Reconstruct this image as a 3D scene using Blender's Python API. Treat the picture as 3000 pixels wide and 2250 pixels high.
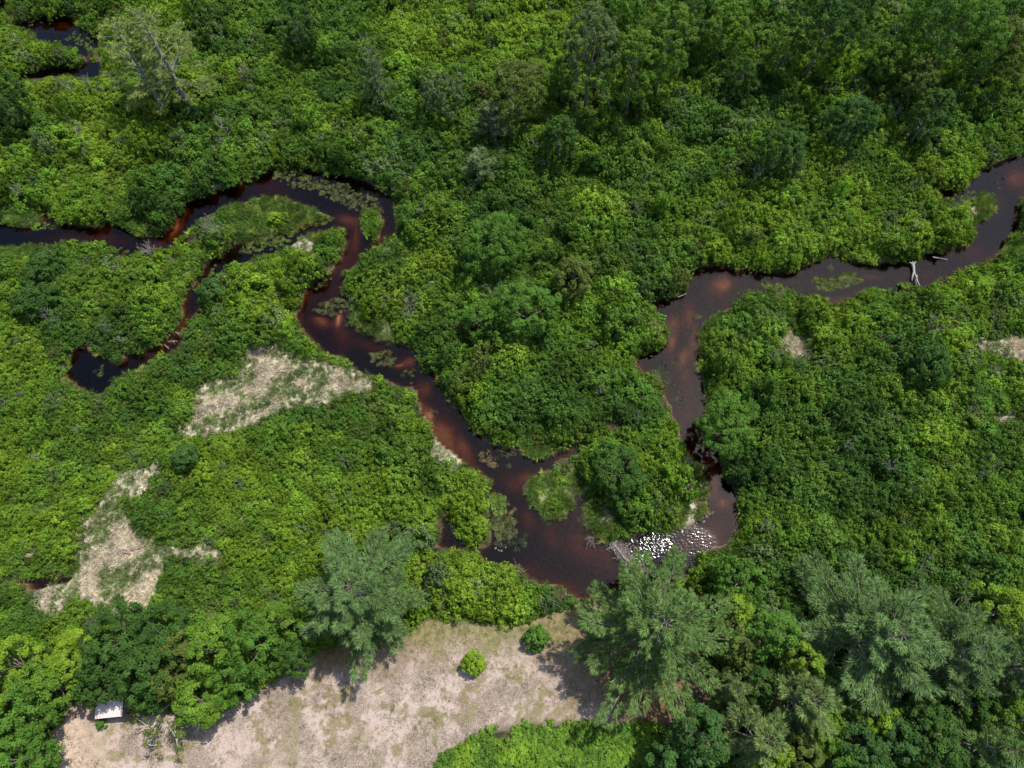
import bpy, math, random
import numpy as np
R_ = math.radians
sc = bpy.context.scene
for o in list(bpy.data.objects): bpy.data.objects.remove(o)

# ------------------------------------------------------------------ camera, sky, sun, exposure
CAM_H, TILT, FPX, CX, CY = 80.0, R_(23.0), 1580.0, 1106.0, 829.5
SUN_EL, SUN_DIR = R_(64.0), (0.745, 0.667)
cam = bpy.data.cameras.new('camera')
cam.sensor_width = 36.0
cam.lens = 36.0 * FPX / (2 * CX)
cam.clip_start, cam.clip_end = 0.5, 6000.0
camo = bpy.data.objects.new('camera', cam)
camo.location = (0, 0, CAM_H)
camo.rotation_euler = (TILT, 0, 0)
sc.collection.objects.link(camo)
sc.camera = camo

world = bpy.data.worlds.new('World')
sc.world = world
world.use_nodes = True
wn = world.node_tree
sky = wn.nodes.new('ShaderNodeTexSky')
sky.sky_type = 'NISHITA'
sky.sun_disc = False
sky.sun_elevation = SUN_EL
sky.sun_rotation = math.atan2(SUN_DIR[0], SUN_DIR[1])
sky.dust_density = 1.5
wn.links.new(sky.outputs[0], wn.nodes['Background'].inputs[0])
wn.nodes['Background'].inputs[1].default_value = 0.145

sun = bpy.data.lights.new('sun', 'SUN')
sun.energy = 4.2
sun.angle = R_(0.53)
sun.color = (1.0, 0.955, 0.88)
suno = bpy.data.objects.new('sun', sun)
hl = math.hypot(*SUN_DIR)
suno.rotation_euler = (math.pi / 2 - SUN_EL, 0, math.atan2(SUN_DIR[1], SUN_DIR[0]) + math.pi / 2)
suno.location = (60, 60, 120)
sc.collection.objects.link(suno)

vs = sc.view_settings
vs.view_transform = 'Standard'
vs.look = 'None'
vs.gamma = 1.0
vs.exposure = 0.86
vs.use_curve_mapping = False
sc.cycles.use_denoising = True
sc.cycles.max_bounces = 6
sc.cycles.diffuse_bounces = 4
sc.cycles.transmission_bounces = 3
sc.cycles.transparent_max_bounces = 8
sc.cycles.caustics_reflective = False
sc.cycles.caustics_refractive = False
sc.cycles.sample_clamp_indirect = 4.0

rng = np.random.default_rng(11)
random.seed(11)

# ------------------------------------------------------------------ pixel <-> world
ct, st = math.cos(TILT), math.sin(TILT)

def p2g(px, py, z=0.0):
    """photo direction met with the horizontal plane at height z"""
    px, py = np.asarray(px, float), np.asarray(py, float)
    u, v = (px - CX) / FPX, (CY - py) / FPX
    dx, dy, dz = u, v * ct + st, v * st - ct
    k = (z - CAM_H) / dz
    return dx * k, dy * k

def g2p(x, y, z=0.0):
    x, y, z = np.asarray(x, float), np.asarray(y, float), np.asarray(z, float) - CAM_H
    d = y * st - z * ct
    up = y * ct + z * st
    return CX + FPX * x / d, CY - FPX * up / d, d

TILES = {1: (516.1, 331.8, .2), 2: (516.1, 553., .2), 3: (0., 442.4, .2), 4: (847.9, 811., .2), 5: (884.8, 995.4, .2),
         6: (1253.4, 847.9, .2), 7: (1364., 553., .2), 8: (1769.6, 331.8, .2), 9: (1253.4, 1069., 1 / 6),
         11: (0, 0, 1 / 3), 12: (737.3, 0, 1 / 3), 13: (1474.7, 0, 1 / 3), 21: (0, 553, 1 / 3), 22: (737.3, 553, 1 / 3),
         23: (1474.7, 553, 1 / 3), 31: (0, 1106, 1 / 3), 32: (737.3, 1106, 1 / 3), 33: (1474.7, 1106, 1 / 3), 0: (0, 0, 1), 10: (73.7, 1437.8, 1 / 6)}

def T(k, s):
    ox, oy, m = TILES[k]
    v = np.array([float(a) for a in s.replace(',', ' ').split()]).reshape(-1, 2)
    return v * m + (ox, oy)

# ------------------------------------------------------------------ outlines read off the photograph
WATER = [
    T(1, "1100,735 980,740 830,775 690,825 560,880 400,900 220,930 150,965 50,990 -40,1000 -30,1150 80,1130 180,1090 300,1070 400,1050 450,1000 560,960 620,910 700,870 820,820 950,790 1030,760 1120,780"),
    T(3, "-2000,150 -400,170 0,180 40,205 110,230 180,262 300,255 440,248 455,190 445,120 455,60 480,35 520,40 515,80 545,140 600,190 680,220 800,228 900,245 980,265 1060,250 1110,225 1140,215 1125,130 1150,130 1170,200 1240,228 1330,240 1400,290 1450,330 1530,360 1620,370 1700,345 1780,310 1850,200 1900,130 1950,50 2040,-40 2212,-90 2400,-180 2590,-215 2650,-20 2580,-32 2400,30 2180,130 2100,200 2045,270 2030,330 1920,370 1890,430 1830,470 1760,490 1700,480 1500,510 1420,550 1290,550 1280,520 1230,480 1150,430 1080,410 1000,400 900,400 820,390 700,390 640,410 520,425 420,430 300,420 200,435 80,448 0,425 -400,440 -2000,430"),
    T(1, "0,340 110,300 200,260 290,230 330,190 380,170 480,150 600,160 760,165 850,190 900,215 1020,225 1150,235 1260,290 1350,310 1430,330 1470,380 1540,400 1560,440 1620,460 1670,460 1665,520 1665,600 1680,660 1690,720 1690,800 1690,860 1620,890 1570,920 1560,970 1500,1010 1440,1015 1350,1050 1330,1100 1280,1130 1250,1200 1160,1240 1120,1310 1110,1380 1085,1450 1120,1530 1200,1570 1220,1640 690,1659 700,1570 740,1510 770,1440 830,1390 900,1340 1000,1300 1040,1240 1060,1190 1110,1130 1150,1050 1170,980 1170,920 1150,850 1130,790 1120,780 1030,760 950,790 820,820 700,870 620,910 560,960 450,1000 400,1050 300,1070 180,1090 80,1130 -30,1150 -40,1000 0,1000 50,990 150,960 220,900 400,870 560,880 690,825 830,775 980,740 1100,735 1090,720 1070,680 1000,640 900,620 800,590 700,540 560,500 450,470 330,470 200,460 140,480 0,520"),
    T(2, "700,400 1085,330 1120,420 1200,460 1215,520 1200,580 1220,640 1180,740 1230,780 1330,830 1450,880 1560,930 1700,970 1800,990 1880,1000 1930,1060 1910,1120 1910,1190 1940,1260 2050,1260 2130,1260 2140,1400 2220,1480 1960,1600 1940,1500 1920,1400 1850,1390 1760,1410 1690,1390 1640,1330 1520,1310 1430,1280 1300,1230 1220,1180 1170,1130 1140,1070 1050,1070 960,1050 860,1010 850,950 800,920 770,860 700,800 650,760 625,680 640,610 690,560 690,480"),
    T(4, "200,-20 480,0 480,110 550,200 600,280 700,380 770,450 850,550 900,640 980,680 1020,720 1090,760 1170,800 1260,800 1380,800 1420,880 1540,920 1640,910 1720,860 1850,815 1950,785 2060,725 2060,790 2000,850 1900,870 1780,900 1700,960 1720,1010 1660,1060 1540,1060 1480,1110 1380,1190 1410,1270 1480,1350 1510,1430 1600,1500 1640,1600 1650,1659 1090,1659 1060,1560 1040,1430 1000,1330 1060,1290 1050,1260 1100,1230 1100,1160 1000,1070 930,1050 860,990 780,960 760,920 680,850 610,800 540,770 480,690 430,620 420,540 360,480 310,430 290,330 310,260 290,190 260,120"),
    T(5, "860,330 920,250 1190,270 1230,360 1290,440 1320,510 1420,570 1450,640 1460,700 1560,660 1680,620 1740,560 1780,480 1800,400 1760,370 1640,260 1700,270 1800,360 1890,400 1850,480 1840,560 1870,640 1880,720 1950,780 2000,830 2010,880 2100,880 2300,880 2500,1000 2500,1390 2300,1450 2000,1500 1830,1480 1720,1440 1620,1350 1500,1300 1420,1330 1320,1260 1220,1230 1220,1140 1140,1150 1080,1130 960,1130 870,1120 850,1120 800,1050 700,1000 640,930 560,960 420,940 290,960 300,920 330,880 345,800 350,700 290,630 340,600 390,610 420,640 440,710 480,780 540,850 600,910 700,960 830,970 900,920 900,850 890,760 860,650 860,530 820,420"),
    T(9, "100,700 200,620 370,620 390,590 470,620 560,640 600,620 620,560 670,470 760,480 900,500 1010,510 1140,510 1280,470 1400,420 1500,400 1560,300 1700,180 1750,130 1650,80 1660,-100 1990,-100 2000,200 2040,330 2010,430 1960,560 1900,590 1880,650 1720,680 1560,740 1480,820 1450,900 1380,1000 1300,1100 1100,1200 760,1240 400,1270 50,1300"),
    T(6, "880,-20 940,80 1000,130 1010,200 980,280 1060,320 1090,360 1090,480 1110,560 1130,650 1200,690 1210,720 1260,750 1250,790 1300,860 1360,920 1390,1000 1380,1090 1370,1180 1400,1250 1430,1400 1690,1450 1670,1300 1650,1150 1650,1030 1550,950 1520,800 1500,700 1480,600 1440,480 1400,300 1330,200 1320,140 1330,50 1290,-20"),
    T(6, "255,370 350,330 420,340 460,360 490,400 420,390 330,410 255,415"),
    T(6, "170,450 205,455 215,475 185,485"),
    T(7, "640,170 720,140 880,110 960,90 1030,130 1130,170 1260,150 1380,150 1500,180 1600,195 1720,170 1850,140 1920,100 2060,30 2150,0 2240,20 2240,510 2160,470 2050,420 1900,430 1800,400 1680,380 1500,380 1400,400 1340,370 1230,390 1150,480 1050,530 1010,610 920,610 840,680 740,740 720,850 720,1000 730,1100 720,1190 720,1290 760,1400 740,1470 780,1560 790,1680 450,1680 450,1600 400,1540 370,1420 330,1320 290,1220 200,1240 110,1270 60,1200 40,1100 200,1050 340,1000 390,930 430,880 430,800 370,720 320,620 230,560 220,470 330,480 440,460 500,440 600,360 630,310 640,230"),
    T(8, "90,1110 230,1100 300,1160 400,1200 500,1200 640,1210 780,1180 860,1200 960,1170 1060,1160 1140,1070 1190,1090 1300,1080 1400,1040 1520,1030 1620,1010 1690,950 1700,870 1690,780 1690,770 1800,730 1890,660 1910,570 1890,470 1780,420 1660,440 1640,490 1550,540 1460,550 1400,510 1310,490 1290,430 1300,370 1400,370 1500,400 1580,400 1640,370 1640,310 1720,230 1760,160 1850,150 1960,90 2060,50 2130,50 2212,0 2600,-200 3600,-600 3700,-200 2700,250 2212,430 2150,460 2160,560 2190,650 2140,740 2140,830 2050,890 2000,960 1990,1010 1930,1060 1890,1120 1870,1140 1770,1150 1720,1190 1640,1200 1580,1250 1480,1280 1450,1340 1330,1370 1240,1400 1120,1430 1040,1440 920,1470 860,1490 760,1470 640,1470 590,1430 520,1420 430,1480 420,1520 330,1570 200,1600 150,1640 100,1620 60,1560"),
    T(21, "470,620 550,615 600,650 660,670 700,700 720,730 790,730 830,690 800,655 900,655 990,620 1060,580 1120,545 1150,480 1190,430 1210,380 1200,310 1220,250 1270,200 1310,170 1320,100 1400,30 1520,-55 1560,-65 1560,20 1500,20 1440,60 1400,100 1380,150 1300,200 1280,300 1260,330 1230,380 1200,440 1160,500 1160,590 1100,610 1000,625 950,650 940,690 890,720 830,740 740,770 700,800 690,850 640,880 600,860 550,850 480,800 430,770 440,720 470,660"),
    T(31, "-500,400 0,428 100,438 200,458 330,440 400,413 480,413 485,437 400,457 300,477 230,502 200,482 100,455 0,443 -500,420"),
    T(11, "60,150 150,140 330,125 430,120 480,150 480,190 560,230 650,270 660,300 620,290 560,290 545,330 560,370 590,400 640,410 640,450 630,500 590,490 500,475 420,475 340,480 270,490 200,490 150,510 110,525 105,510 140,490 230,470 330,455 420,440 560,440 585,430 590,400 560,380 530,330 490,300 440,275 380,268 280,250 230,240 260,205 200,180 100,165"),
    T(11, "-400,-60 -20,10 40,15 50,40 20,70 0,92 -400,120"),
    T(31, "1980,175 2010,170 2020,195 1985,200"), T(31, "2050,115 2120,115 2120,135 2060,130"),
]
ISLANDS = [T(1, "1330,580 1420,570 1490,610 1550,660 1560,700 1530,860 1500,930 1470,990 1430,970 1390,900 1330,830 1310,760 1320,640"),
           T(7, "2000,-10 2050,0 2060,20 2010,20")]
SEDGE = [
    T(21, "1120,1160 1180,1090 1270,1050 1250,990 1310,870 1480,790 1590,760 1580,640 1680,540 1760,560 1880,640 2000,700 2200,720 2330,760 2420,830 2380,880 2200,890 2120,950 2100,980 1950,950 1850,980 1750,1030 1640,1090 1500,1130 1360,1160 1250,1170"),
    T(21, "1090,1290 1020,1330 950,1380 860,1400 820,1390 740,1480 720,1510 640,1640 700,1660 780,1560 900,1570 960,1450 1020,1400"),
    T(31, "510,140 560,60 640,0 800,0 840,80 900,160 1020,180 1140,210 1160,270 1080,310 1040,380 1010,480 1000,580 900,620 800,650 690,650 600,630 590,570 480,530 400,520 380,500 420,590 400,650 210,680 210,600 250,510 360,470 480,440 540,370 530,270"),
    T(31, "1180,280 1260,220 1330,190 1350,220 1280,290 1450,260 1500,230 1440,320 1300,320"),
    T(4, "330,770 420,700 530,780 640,860 770,920 700,970 640,1040 560,930 420,850"),
    T(7, "1580,960 1720,830 1850,860 2010,800 2090,980 1970,1060 1880,1210 1780,1060 1720,1110"),
    T(7, "1370,1310 1400,1300 1480,1340 1400,1390"),
    T(23, "1830,510 1950,560 2100,520 2212,510 2400,500 2400,680 2180,680 2060,640 1900,580"),
    T(23, "1990,1040 2080,970 2170,1000 2230,1100 2100,1090"), T(23, "1590,260 1640,240 1670,270 1620,290"), T(23, "1920,290 1980,270 1960,320"),
    T(6, "1090,720 1160,740 1200,900 1220,1050 1080,1140 1060,1090 1180,1000 1080,860"),
    T(6, "1150,1190 1340,1180 1220,1240 1230,1400 1110,1450 1170,1310"), T(6, "210,1390 290,1230 330,1260 330,1340 250,1420"),
    T(6, "20,1030 60,1000 90,1080 40,1090"), T(6, "1030,1240 1080,1230 1070,1270"),
    T(1, "560,1020 640,970 740,910 800,1000 790,1090 700,1060 620,1040"), T(2, "1540,800 1640,770 1660,800 1600,870 1560,880"),
    T(8, "1590,670 1640,570 1710,600 1700,670 1640,700"), T(11, "1390,1190 1440,1190 1440,1240 1390,1245"), T(3, "830,1040 890,1040 900,1110 850,1115"),
    T(4, "1600,1320 1650,1260 1660,1330 1610,1400"), T(4, "1080,760 1170,760 1150,830 1100,810"), T(4, "1690,790 1730,780 1720,830 1690,840"),
    T(31, "150,280 210,250 240,270 180,300"), T(31, "440,170 490,220 460,240 430,200"), T(31, "1540,80 1620,70 1620,100 1550,110"),
    T(5, "310,1575 400,1590 560,1600 650,1590 620,1625 500,1620 330,1600"),
]
MEADOW = [  # short green grass and sedge, few shrubs
    T(1, "-200,560 0,560 330,480 560,520 800,610 1080,700 980,740 690,830 560,890 220,900 100,960 -100,900"),
    T(11, "230,1450 0,1460 0,1300 260,1290"), T(2, "1180,740 1230,660 1400,640 1640,740 1720,800 1710,960 1560,930 1330,830"),
    T(5, "1640,180 1900,20 1940,300 1880,380 1720,260"), T(5, "1860,560 1850,450 2000,460 2200,480 2212,640 2180,860 2060,860 1900,680"),
    T(6, "1080,700 1250,780 1400,1000 1370,1180 1400,1250 1250,1420 1000,1470 1000,1200 1060,900"), T(6, "560,1480 700,1420 1100,1440 1040,1500 800,1520"),
    T(8, "1650,430 1780,420 1900,480 1900,600 1800,740 1680,760 1700,600"), T(8, "1900,1120 2212,900 2600,800 2600,1250 2050,1250"),
    T(33, "330,150 470,380 500,560 440,600 380,480 290,250"), T(3, "0,460 300,430 640,430 600,560 300,640 60,600"), T(3, "740,900 880,880 900,980 760,1000"),
    T(4, "1400,800 1700,760 1700,900 1540,920 1420,880"), T(5, "1240,150 1640,150 1640,260 1780,390 1680,620 1460,690 1290,430"),
    T(7, "730,740 900,660 960,700 800,1050 730,1100"), T(32, "560,640 700,660 900,700 1200,720 1330,690 1290,640 1340,620 1250,720 900,740 560,690"),
    T(0, "200,170 235,150 240,110 205,140"), T(0, "205,310 235,300 235,345 215,345"),
]
FIELD = [T(0, "100,1659 110,1620 120,1580 160,1525 180,1515 205,1525 260,1530 310,1535 400,1545 460,1545 520,1515 560,1495 610,1455 640,1435 700,1400 760,1380 860,1380 900,1350 930,1335 1000,1340 1060,1352 1110,1347 1170,1330 1220,1310 1300,1290 1400,1310 1490,1400 1570,1500 1500,1540 1460,1562 1390,1570 1320,1565 1200,1565 1110,1575 1060,1580 1020,1595 990,1615 950,1645 930,1680 800,2000 40,2000")]
FERN = [T(0, "920,1680 950,1640 990,1610 1020,1585 1110,1570 1200,1562 1320,1562 1400,1557 1450,1570 1440,1659 1450,2000 800,2000")]
WEEDS = [  # (outline, tint key, cover)
    (T(1, "370,220 480,170 680,180 760,250 1000,320 1180,330 1300,430 1450,470 1560,580 1560,640 1450,590 1330,590 1290,620 1150,560 1010,500 850,440 700,370 580,370 470,300 380,290"), 'weed', .85),
    (T(1, "280,780 560,800 900,720 1080,710 980,745 830,785 690,840 560,910 400,970 240,970 150,980 60,990 180,890"), 'weedgreen', .8),
    (T(1, "0,1010 240,960 560,900 560,960 400,1040 180,1080 0,1120"), 'weedgreen', .6), (T(21, "1330,110 1420,40 1400,100 1290,210 1240,280"), 'weedgreen', .6),
    (T(2, "790,590 900,520 1050,450 1170,480 1200,560 1130,600 1060,640 940,640 830,620"), 'weed', .75),
    (T(2, "1430,1060 1640,1040 1700,1120 1640,1180 1520,1190 1430,1130"), 'weed', .8),
    (T(2, "1760,1260 1900,1230 1920,1390 1770,1390"), 'weedgreen', .5),
    (T(2, "1100,640 1200,600 1190,740 1140,760"), 'weeddark', .6),
    (T(2, "830,320 960,220 1000,260 900,340 790,380"), 'weed', .5),
    (T(4, "1170,830 1380,800 1420,900 1380,980 1300,1010 1200,960"), 'weeddark', .45),
    (T(4, "900,850 1050,800 1170,950 1130,1020 960,930"), 'weedbrown', .5),
    (T(4, "380,330 540,400 520,470 430,420"), 'weeddark', .4),
    (T(5, "880,350 1000,360 1040,430 1030,590 930,590 890,470"), 'weedbright', 1.0),
    (T(5, "900,600 1090,580 1180,680 1170,760 1060,860 950,860 900,750"), 'weed', .85),
    (T(5, "950,800 1250,760 1280,900 1150,1000 950,900"), 'weeddark', .35),
    (T(5, "1040,420 1180,540 1200,640 1090,580"), 'weedbrown', .45),
    (T(5, "830,980 1050,930 1040,1000 900,1000"), 'pale', .35),
    (T(5, "1660,620 1740,560 1900,700 2000,850 1850,800 1700,700"), 'weeddark', .25),
    (T(8, "-100,1350 0,1350 180,1340 340,1290 410,1310 460,1390 330,1420 200,1460 80,1490 0,1450"), 'weedgreen', .95),
    (T(7, "1380,310 1550,300 1770,350 1700,400 1500,400"), 'weedgreen', .9),
    (T(7, "1100,400 1300,330 1400,400 1230,400 1050,520"), 'weeddark', .4),
    (T(8, "1330,480 1500,440 1660,420 1620,540 1460,560"), 'weedgreen', .6),
    (T(8, "1880,290 2000,270 2000,350 1930,420 1880,440"), 'weedbrown', .5),
    (T(7, "300,1220 480,1080 530,1300 540,1500 580,1640 450,1650 380,1400"), 'weeddark', .35),
    (T(7, "680,640 740,660 730,740 690,720"), 'weed', .7),
    (T(7, "390,1000 520,1100 540,1300 470,1480 580,1640 540,1650 450,1500 500,1200"), 'pale', .08),
    (T(21, "600,740 660,710 700,750 650,790"), 'weed', .7), (T(21, "430,620 470,620 460,720 440,780 410,760"), 'weedgreen', .8),
    (T(11, "450,200 560,240 640,270 560,320 500,290 420,260"), 'weedgreen', .55), (T(11, "100,150 330,130 420,150 200,175"), 'weedbrown', .4),
    (T(6, "1260,790 1390,800 1400,890 1330,880"), 'weed', .6), (T(9, "1480,400 1560,300 1720,150 1780,190 1720,280 1600,360"), 'pale', .4),
    (T(6, "1370,970 1410,1000 1410,1100 1370,1120"), 'weed', .7), (T(3, "1260,470 1400,460 1380,540 1290,540"), 'weed', .4),
    (T(3, "460,200 600,220 620,260 460,265"), 'weedgreen', .7), (T(8, "1280,1340 1400,1300 1450,1330 1300,1370"), 'weed', .6),
]
BARS = [  # shallow sand: tile, centre, radii, turn (deg), depth
    (2, 880, 690, 95, 50, 20, .22), (2, 1065, 690, 42, 110, 10, .10), (2, 1110, 850, 75, 110, -15, .35), (2, 1730, 1165, 65, 28, 0, .14), (2, 1840, 1130, 90, 55, 0, .28),
    (2, 1400, 950, 200, 45, 20, .38), (2, 900, 400, 160, 120, 0, .5), (4, 395, 440, 60, 140, -20, .14), (4, 560, 640, 110, 200, -35, .25), (4, 760, 760, 60, 170, -30, .27), (4, 340, 130, 70, 90, 0, .33), (4, 310, 330, 25, 60, 0, .2),
    (4, 1420, 1100, 120, 60, -20, .3), (4, 1300, 1170, 90, 50, 40, .34), (3, 1050, 330, 280, 55, 10, .4), (3, 650, 330, 160, 45, 0, .45), (3, 1890, 230, 45, 130, 30, .17), (3, 1930, 110, 45, 120, 20, .22), (3, 1650, 420, 120, 50, -20, .35),
    (1, 1200, 710, 150, 70, 25, .24), (1, 1250, 930, 45, 190, 5, .30), (1, 1130, 1180, 70, 160, 20, .42), (1, 330, 330, 160, 120, 0, .45), (1, 950, 1480, 220, 160, 0, .48),
    (5, 1900, 900, 220, 110, 20, .36), (5, 2150, 970, 160, 130, 30, .38), (5, 1350, 1190, 150, 70, 25, .46), (5, 1680, 1360, 220, 70, 20, .42), (5, 1530, 800, 70, 140, -30, .42), (5, 1280, 600, 60, 120, 0, .42),
    (6, 1420, 830, 80, 80, 0, .30), (6, 1470, 1010, 60, 170, 0, .36), (6, 1540, 1190, 65, 60, 0, .24), (6, 1300, 1570, 250, 70, -20, .36), (6, 1180, 200, 90, 200, 0, .48),
    (7, 1000, 290, 130, 85, -15, .2), (7, 480, 700, 70, 90, -30, .25), (7, 450, 920, 40, 120, 15, .2), (7, 570, 1090, 60, 110, 20, .26), (7, 690, 900, 36, 180, 0, .24), (7, 630, 640, 60, 130, 0, .28), (7, 590, 1320, 40, 140, 0, .34), (7, 640, 1500, 120, 200, 0, .5),
    (7, 1400, 240, 350, 60, 0, .55), (8, 2150, 240, 130, 110, 0, .24), (8, 1980, 520, 60, 160, 0, .42), (8, 560, 1310, 150, 30, 0, .3), (8, 1700, 1030, 130, 60, -20, .4), (8, 250, 1560, 120, 30, 0, .3), (8, 1150, 1290, 250, 70, 0, .5),
    (11, 380, 140, 130, 40, 0, .35), (11, 20, 60, 60, 60, 0, .3), (9, 1750, 500, 140, 250, 20, .4),
]

# ------------------------------------------------------------------ maps of the ground
RX0, RY0, RS, RW, RH = -600.0, -330.0, 2.0, 1710, 1250

def fill(polys, shape=None):
    m = np.zeros((RH, RW), bool) if shape is None else shape
    for P in polys:
        x, y = (P[:, 0] - RX0) / RS, (P[:, 1] - RY0) / RS
        x2, y2 = np.roll(x, -1), np.roll(y, -1)
        for r in range(max(0, int(y.min())), min(RH, int(y.max()) + 2)):
            yc = r + .5
            h = (y > yc) != (y2 > yc)
            xs = np.sort(x[h] + (yc - y[h]) * (x2[h] - x[h]) / (y2[h] - y[h]))
            for a, b in zip(xs[::2], xs[1::2]):
                m[r, max(0, int(round(a))):max(0, int(round(b)))] = True
    return m

def blur(m, r, n=2):
    m = np.asarray(m, float)
    for _ in range(n):
        for ax in (0, 1):
            c = np.cumsum(np.pad(m, [(r + 1, r) if a == ax else (0, 0) for a in (0, 1)], mode='edge'), axis=ax)
            m = (np.take(c, range(2 * r + 1, c.shape[ax]), axis=ax) - np.take(c, range(0, c.shape[ax] - 2 * r - 1), axis=ax)) / (2 * r + 1)
    return m

def vnoise(x, y, s, seed):
    """smooth value noise in metres"""
    g = np.random.default_rng(seed).random((256, 256))
    x, y = np.asarray(x) / s + 100.3, np.asarray(y) / s + 100.7
    xi, yi = np.floor(x).astype(int), np.floor(y).astype(int)
    fx, fy = x - xi, y - yi
    fx, fy = fx * fx * (3 - 2 * fx), fy * fy * (3 - 2 * fy)
    a, b, c, d = g[yi % 256, xi % 256], g[yi % 256, (xi + 1) % 256], g[(yi + 1) % 256, xi % 256], g[(yi + 1) % 256, (xi + 1) % 256]
    return (a * (1 - fx) + b * fx) * (1 - fy) + (c * (1 - fx) + d * fx) * fy

yy, xx = np.mgrid[0:RH, 0:RW]
PXX, PYY = RX0 + (xx + .5) * RS, RY0 + (yy + .5) * RS
water = fill(WATER)
narrow = fill(WATER[:1] + WATER[12:13] + WATER[14:15])                                   # creeks seen as thin lines between overhanging shrubs
water |= blur(narrow, 3, 1) > .15
water |= blur(water, 2, 1) > .25
for P in ISLANDS:
    water &= ~fill([P])
sedge = blur(fill(SEDGE), 2, 1) > .12
meadow, field, fern = fill(MEADOW), fill(FIELD), fill(FERN)
field &= ~fern
wb1, wb2, wbg, nar = blur(water, 2), blur(water, 9), blur(water, 4), blur(fill(WATER[:1] + WATER[12:15]), 5)
sedgeb2 = blur(sedge, 7)
sedgeb, fieldb, meadowb, fernb = blur(sedge, 4), blur(field, 5), blur(meadow, 5), blur(fern, 5)
bar = np.zeros((RH, RW)); bard = np.ones((RH, RW))
for k, cx, cy, a, b, ang, dep in BARS:
    c = T(k, f"{cx},{cy}")[0]; m = TILES[k][2]
    s_, c_ = math.sin(R_(ang)), math.cos(R_(ang))
    u, v = PXX - c[0], PYY - c[1]
    d2 = ((u * c_ + v * s_) / (a * m)) ** 2 + ((-u * s_ + v * c_) / (b * m)) ** 2
    w = np.exp(-d2 * .42)
    bard = np.where(w > bar, dep, bard); bar = np.maximum(bar, w)
bard = blur(bard, 3)

def look(m, px, py):
    i = np.clip(((np.asarray(py) - RY0) / RS).astype(int), 0, RH - 1)
    j = np.clip(((np.asarray(px) - RX0) / RS).astype(int), 0, RW - 1)
    return m[i, j]

def lookw(m, x, y, z=0.):
    px, py, _ = g2p(x, y, z)
    return look(m, px, py)

# ------------------------------------------------------------------ object helpers
C = sc.collection

def link(name, me, parent=None, mat=None):
    o = bpy.data.objects.new(name, me)
    C.objects.link(o)
    if parent is not None: o.parent = parent
    if mat is not None and me is not None and not me.materials: me.materials.append(mat)
    return o

def tag(o, label=None, cat=None, group=None, kind=None, tint=None):
    if label: o['label'] = label
    if cat: o['category'] = cat
    if group: o['group'] = group
    if kind: o['kind'] = kind
    if tint is not None: o['tint'] = tuple(float(v) for v in tint)
    return o

def raw_mesh(name, V, F, lv=None, mat=None, smooth=False):
    """V (n,3), F (m,k) all faces of k corners"""
    V, F = np.asarray(V, np.float32), np.asarray(F, np.int32)
    me = bpy.data.meshes.new(name)
    n, k = F.shape
    me.vertices.add(len(V)); me.vertices.foreach_set('co', V.ravel())
    me.loops.add(n * k); me.loops.foreach_set('vertex_index', F.ravel())
    me.polygons.add(n)
    me.polygons.foreach_set('loop_start', np.arange(0, n * k, k, dtype=np.int32))
    me.polygons.foreach_set('loop_total', np.full(n, k, np.int32))
    if smooth: me.polygons.foreach_set('use_smooth', np.ones(n, bool))
    if lv is not None:
        a = me.attributes.new('lv', 'FLOAT', 'FACE'); a.data.foreach_set('value', np.asarray(lv, np.float32))
    me.update(calc_edges=True)
    if mat: me.materials.append(mat)
    return me

def unit(v):
    return v / (np.linalg.norm(v, axis=-1, keepdims=True) + 1e-9)

def leaves(name, Cn, Nm, S, mat, r, w=.55, tan=None, lv=None):
    """diamond leaves, folded a little along the midrib"""
    n = len(Cn)
    rt = unit(r.normal(size=(n, 3))) if tan is None else unit(tan)
    Nm = unit(Nm) if tan is None else unit(np.cross(rt, unit(r.normal(size=(n, 3)) + np.array([0, 0, .0]))))
    t = rt - (rt * Nm).sum(1, keepdims=True) * Nm if tan is None else rt
    t = unit(t); b = np.cross(Nm, t)
    S = np.asarray(S)[:, None]
    V = np.stack([Cn - t * S, Cn + b * S * w - t * S * .1 + Nm * S * .15, Cn + t * S, Cn - b * S * w - t * S * .1 + Nm * S * .15], 1).reshape(-1, 3)
    F = np.arange(4 * n).reshape(n, 4)
    return raw_mesh(name, V, F, r.random(n) if lv is None else lv, mat)

def tubes(name, paths, mat, sides=6):
    """list of (points, radii) -> one mesh of tapered tubes"""
    V, F, off = [], [], 0
    for P, Rr in paths:
        P = np.asarray(P, float); n = len(P)
        d = unit(np.gradient(P, axis=0))
        ref = np.where(np.abs(d[:, 2:3]) > .9, np.array([[1., 0, 0]]), np.array([[0, 0, 1.]]))
        a = unit(np.cross(d, ref)); b = np.cross(d, a)
        th = np.arange(sides) * 2 * math.pi / sides
        ring = P[:, None] + np.asarray(Rr)[:, None, None] * (a[:, None] * np.cos(th)[None, :, None] + b[:, None] * np.sin(th)[None, :, None])
        V.append(ring.reshape(-1, 3))
        for i in range(n - 1):
            for j in range(sides):
                F.append((off + i * sides + j, off + i * sides + (j + 1) % sides, off + (i + 1) * sides + (j + 1) % sides, off + (i + 1) * sides + j))
        V.append(P[-1:] + d[-1:] * Rr[-1] * .5); off += n * sides
        for j in range(sides): F.append((off - sides + j, off - sides + (j + 1) % sides, off, off))
        off += 1
    V = np.concatenate(V)
    me = bpy.data.meshes.new(name)
    me.from_pydata(V.tolist(), [], [f if f[2] != f[3] else f[:3] for f in F])
    me.polygons.foreach_set('use_smooth', np.ones(len(me.polygons), bool))
    me.materials.append(mat)
    return me

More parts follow.
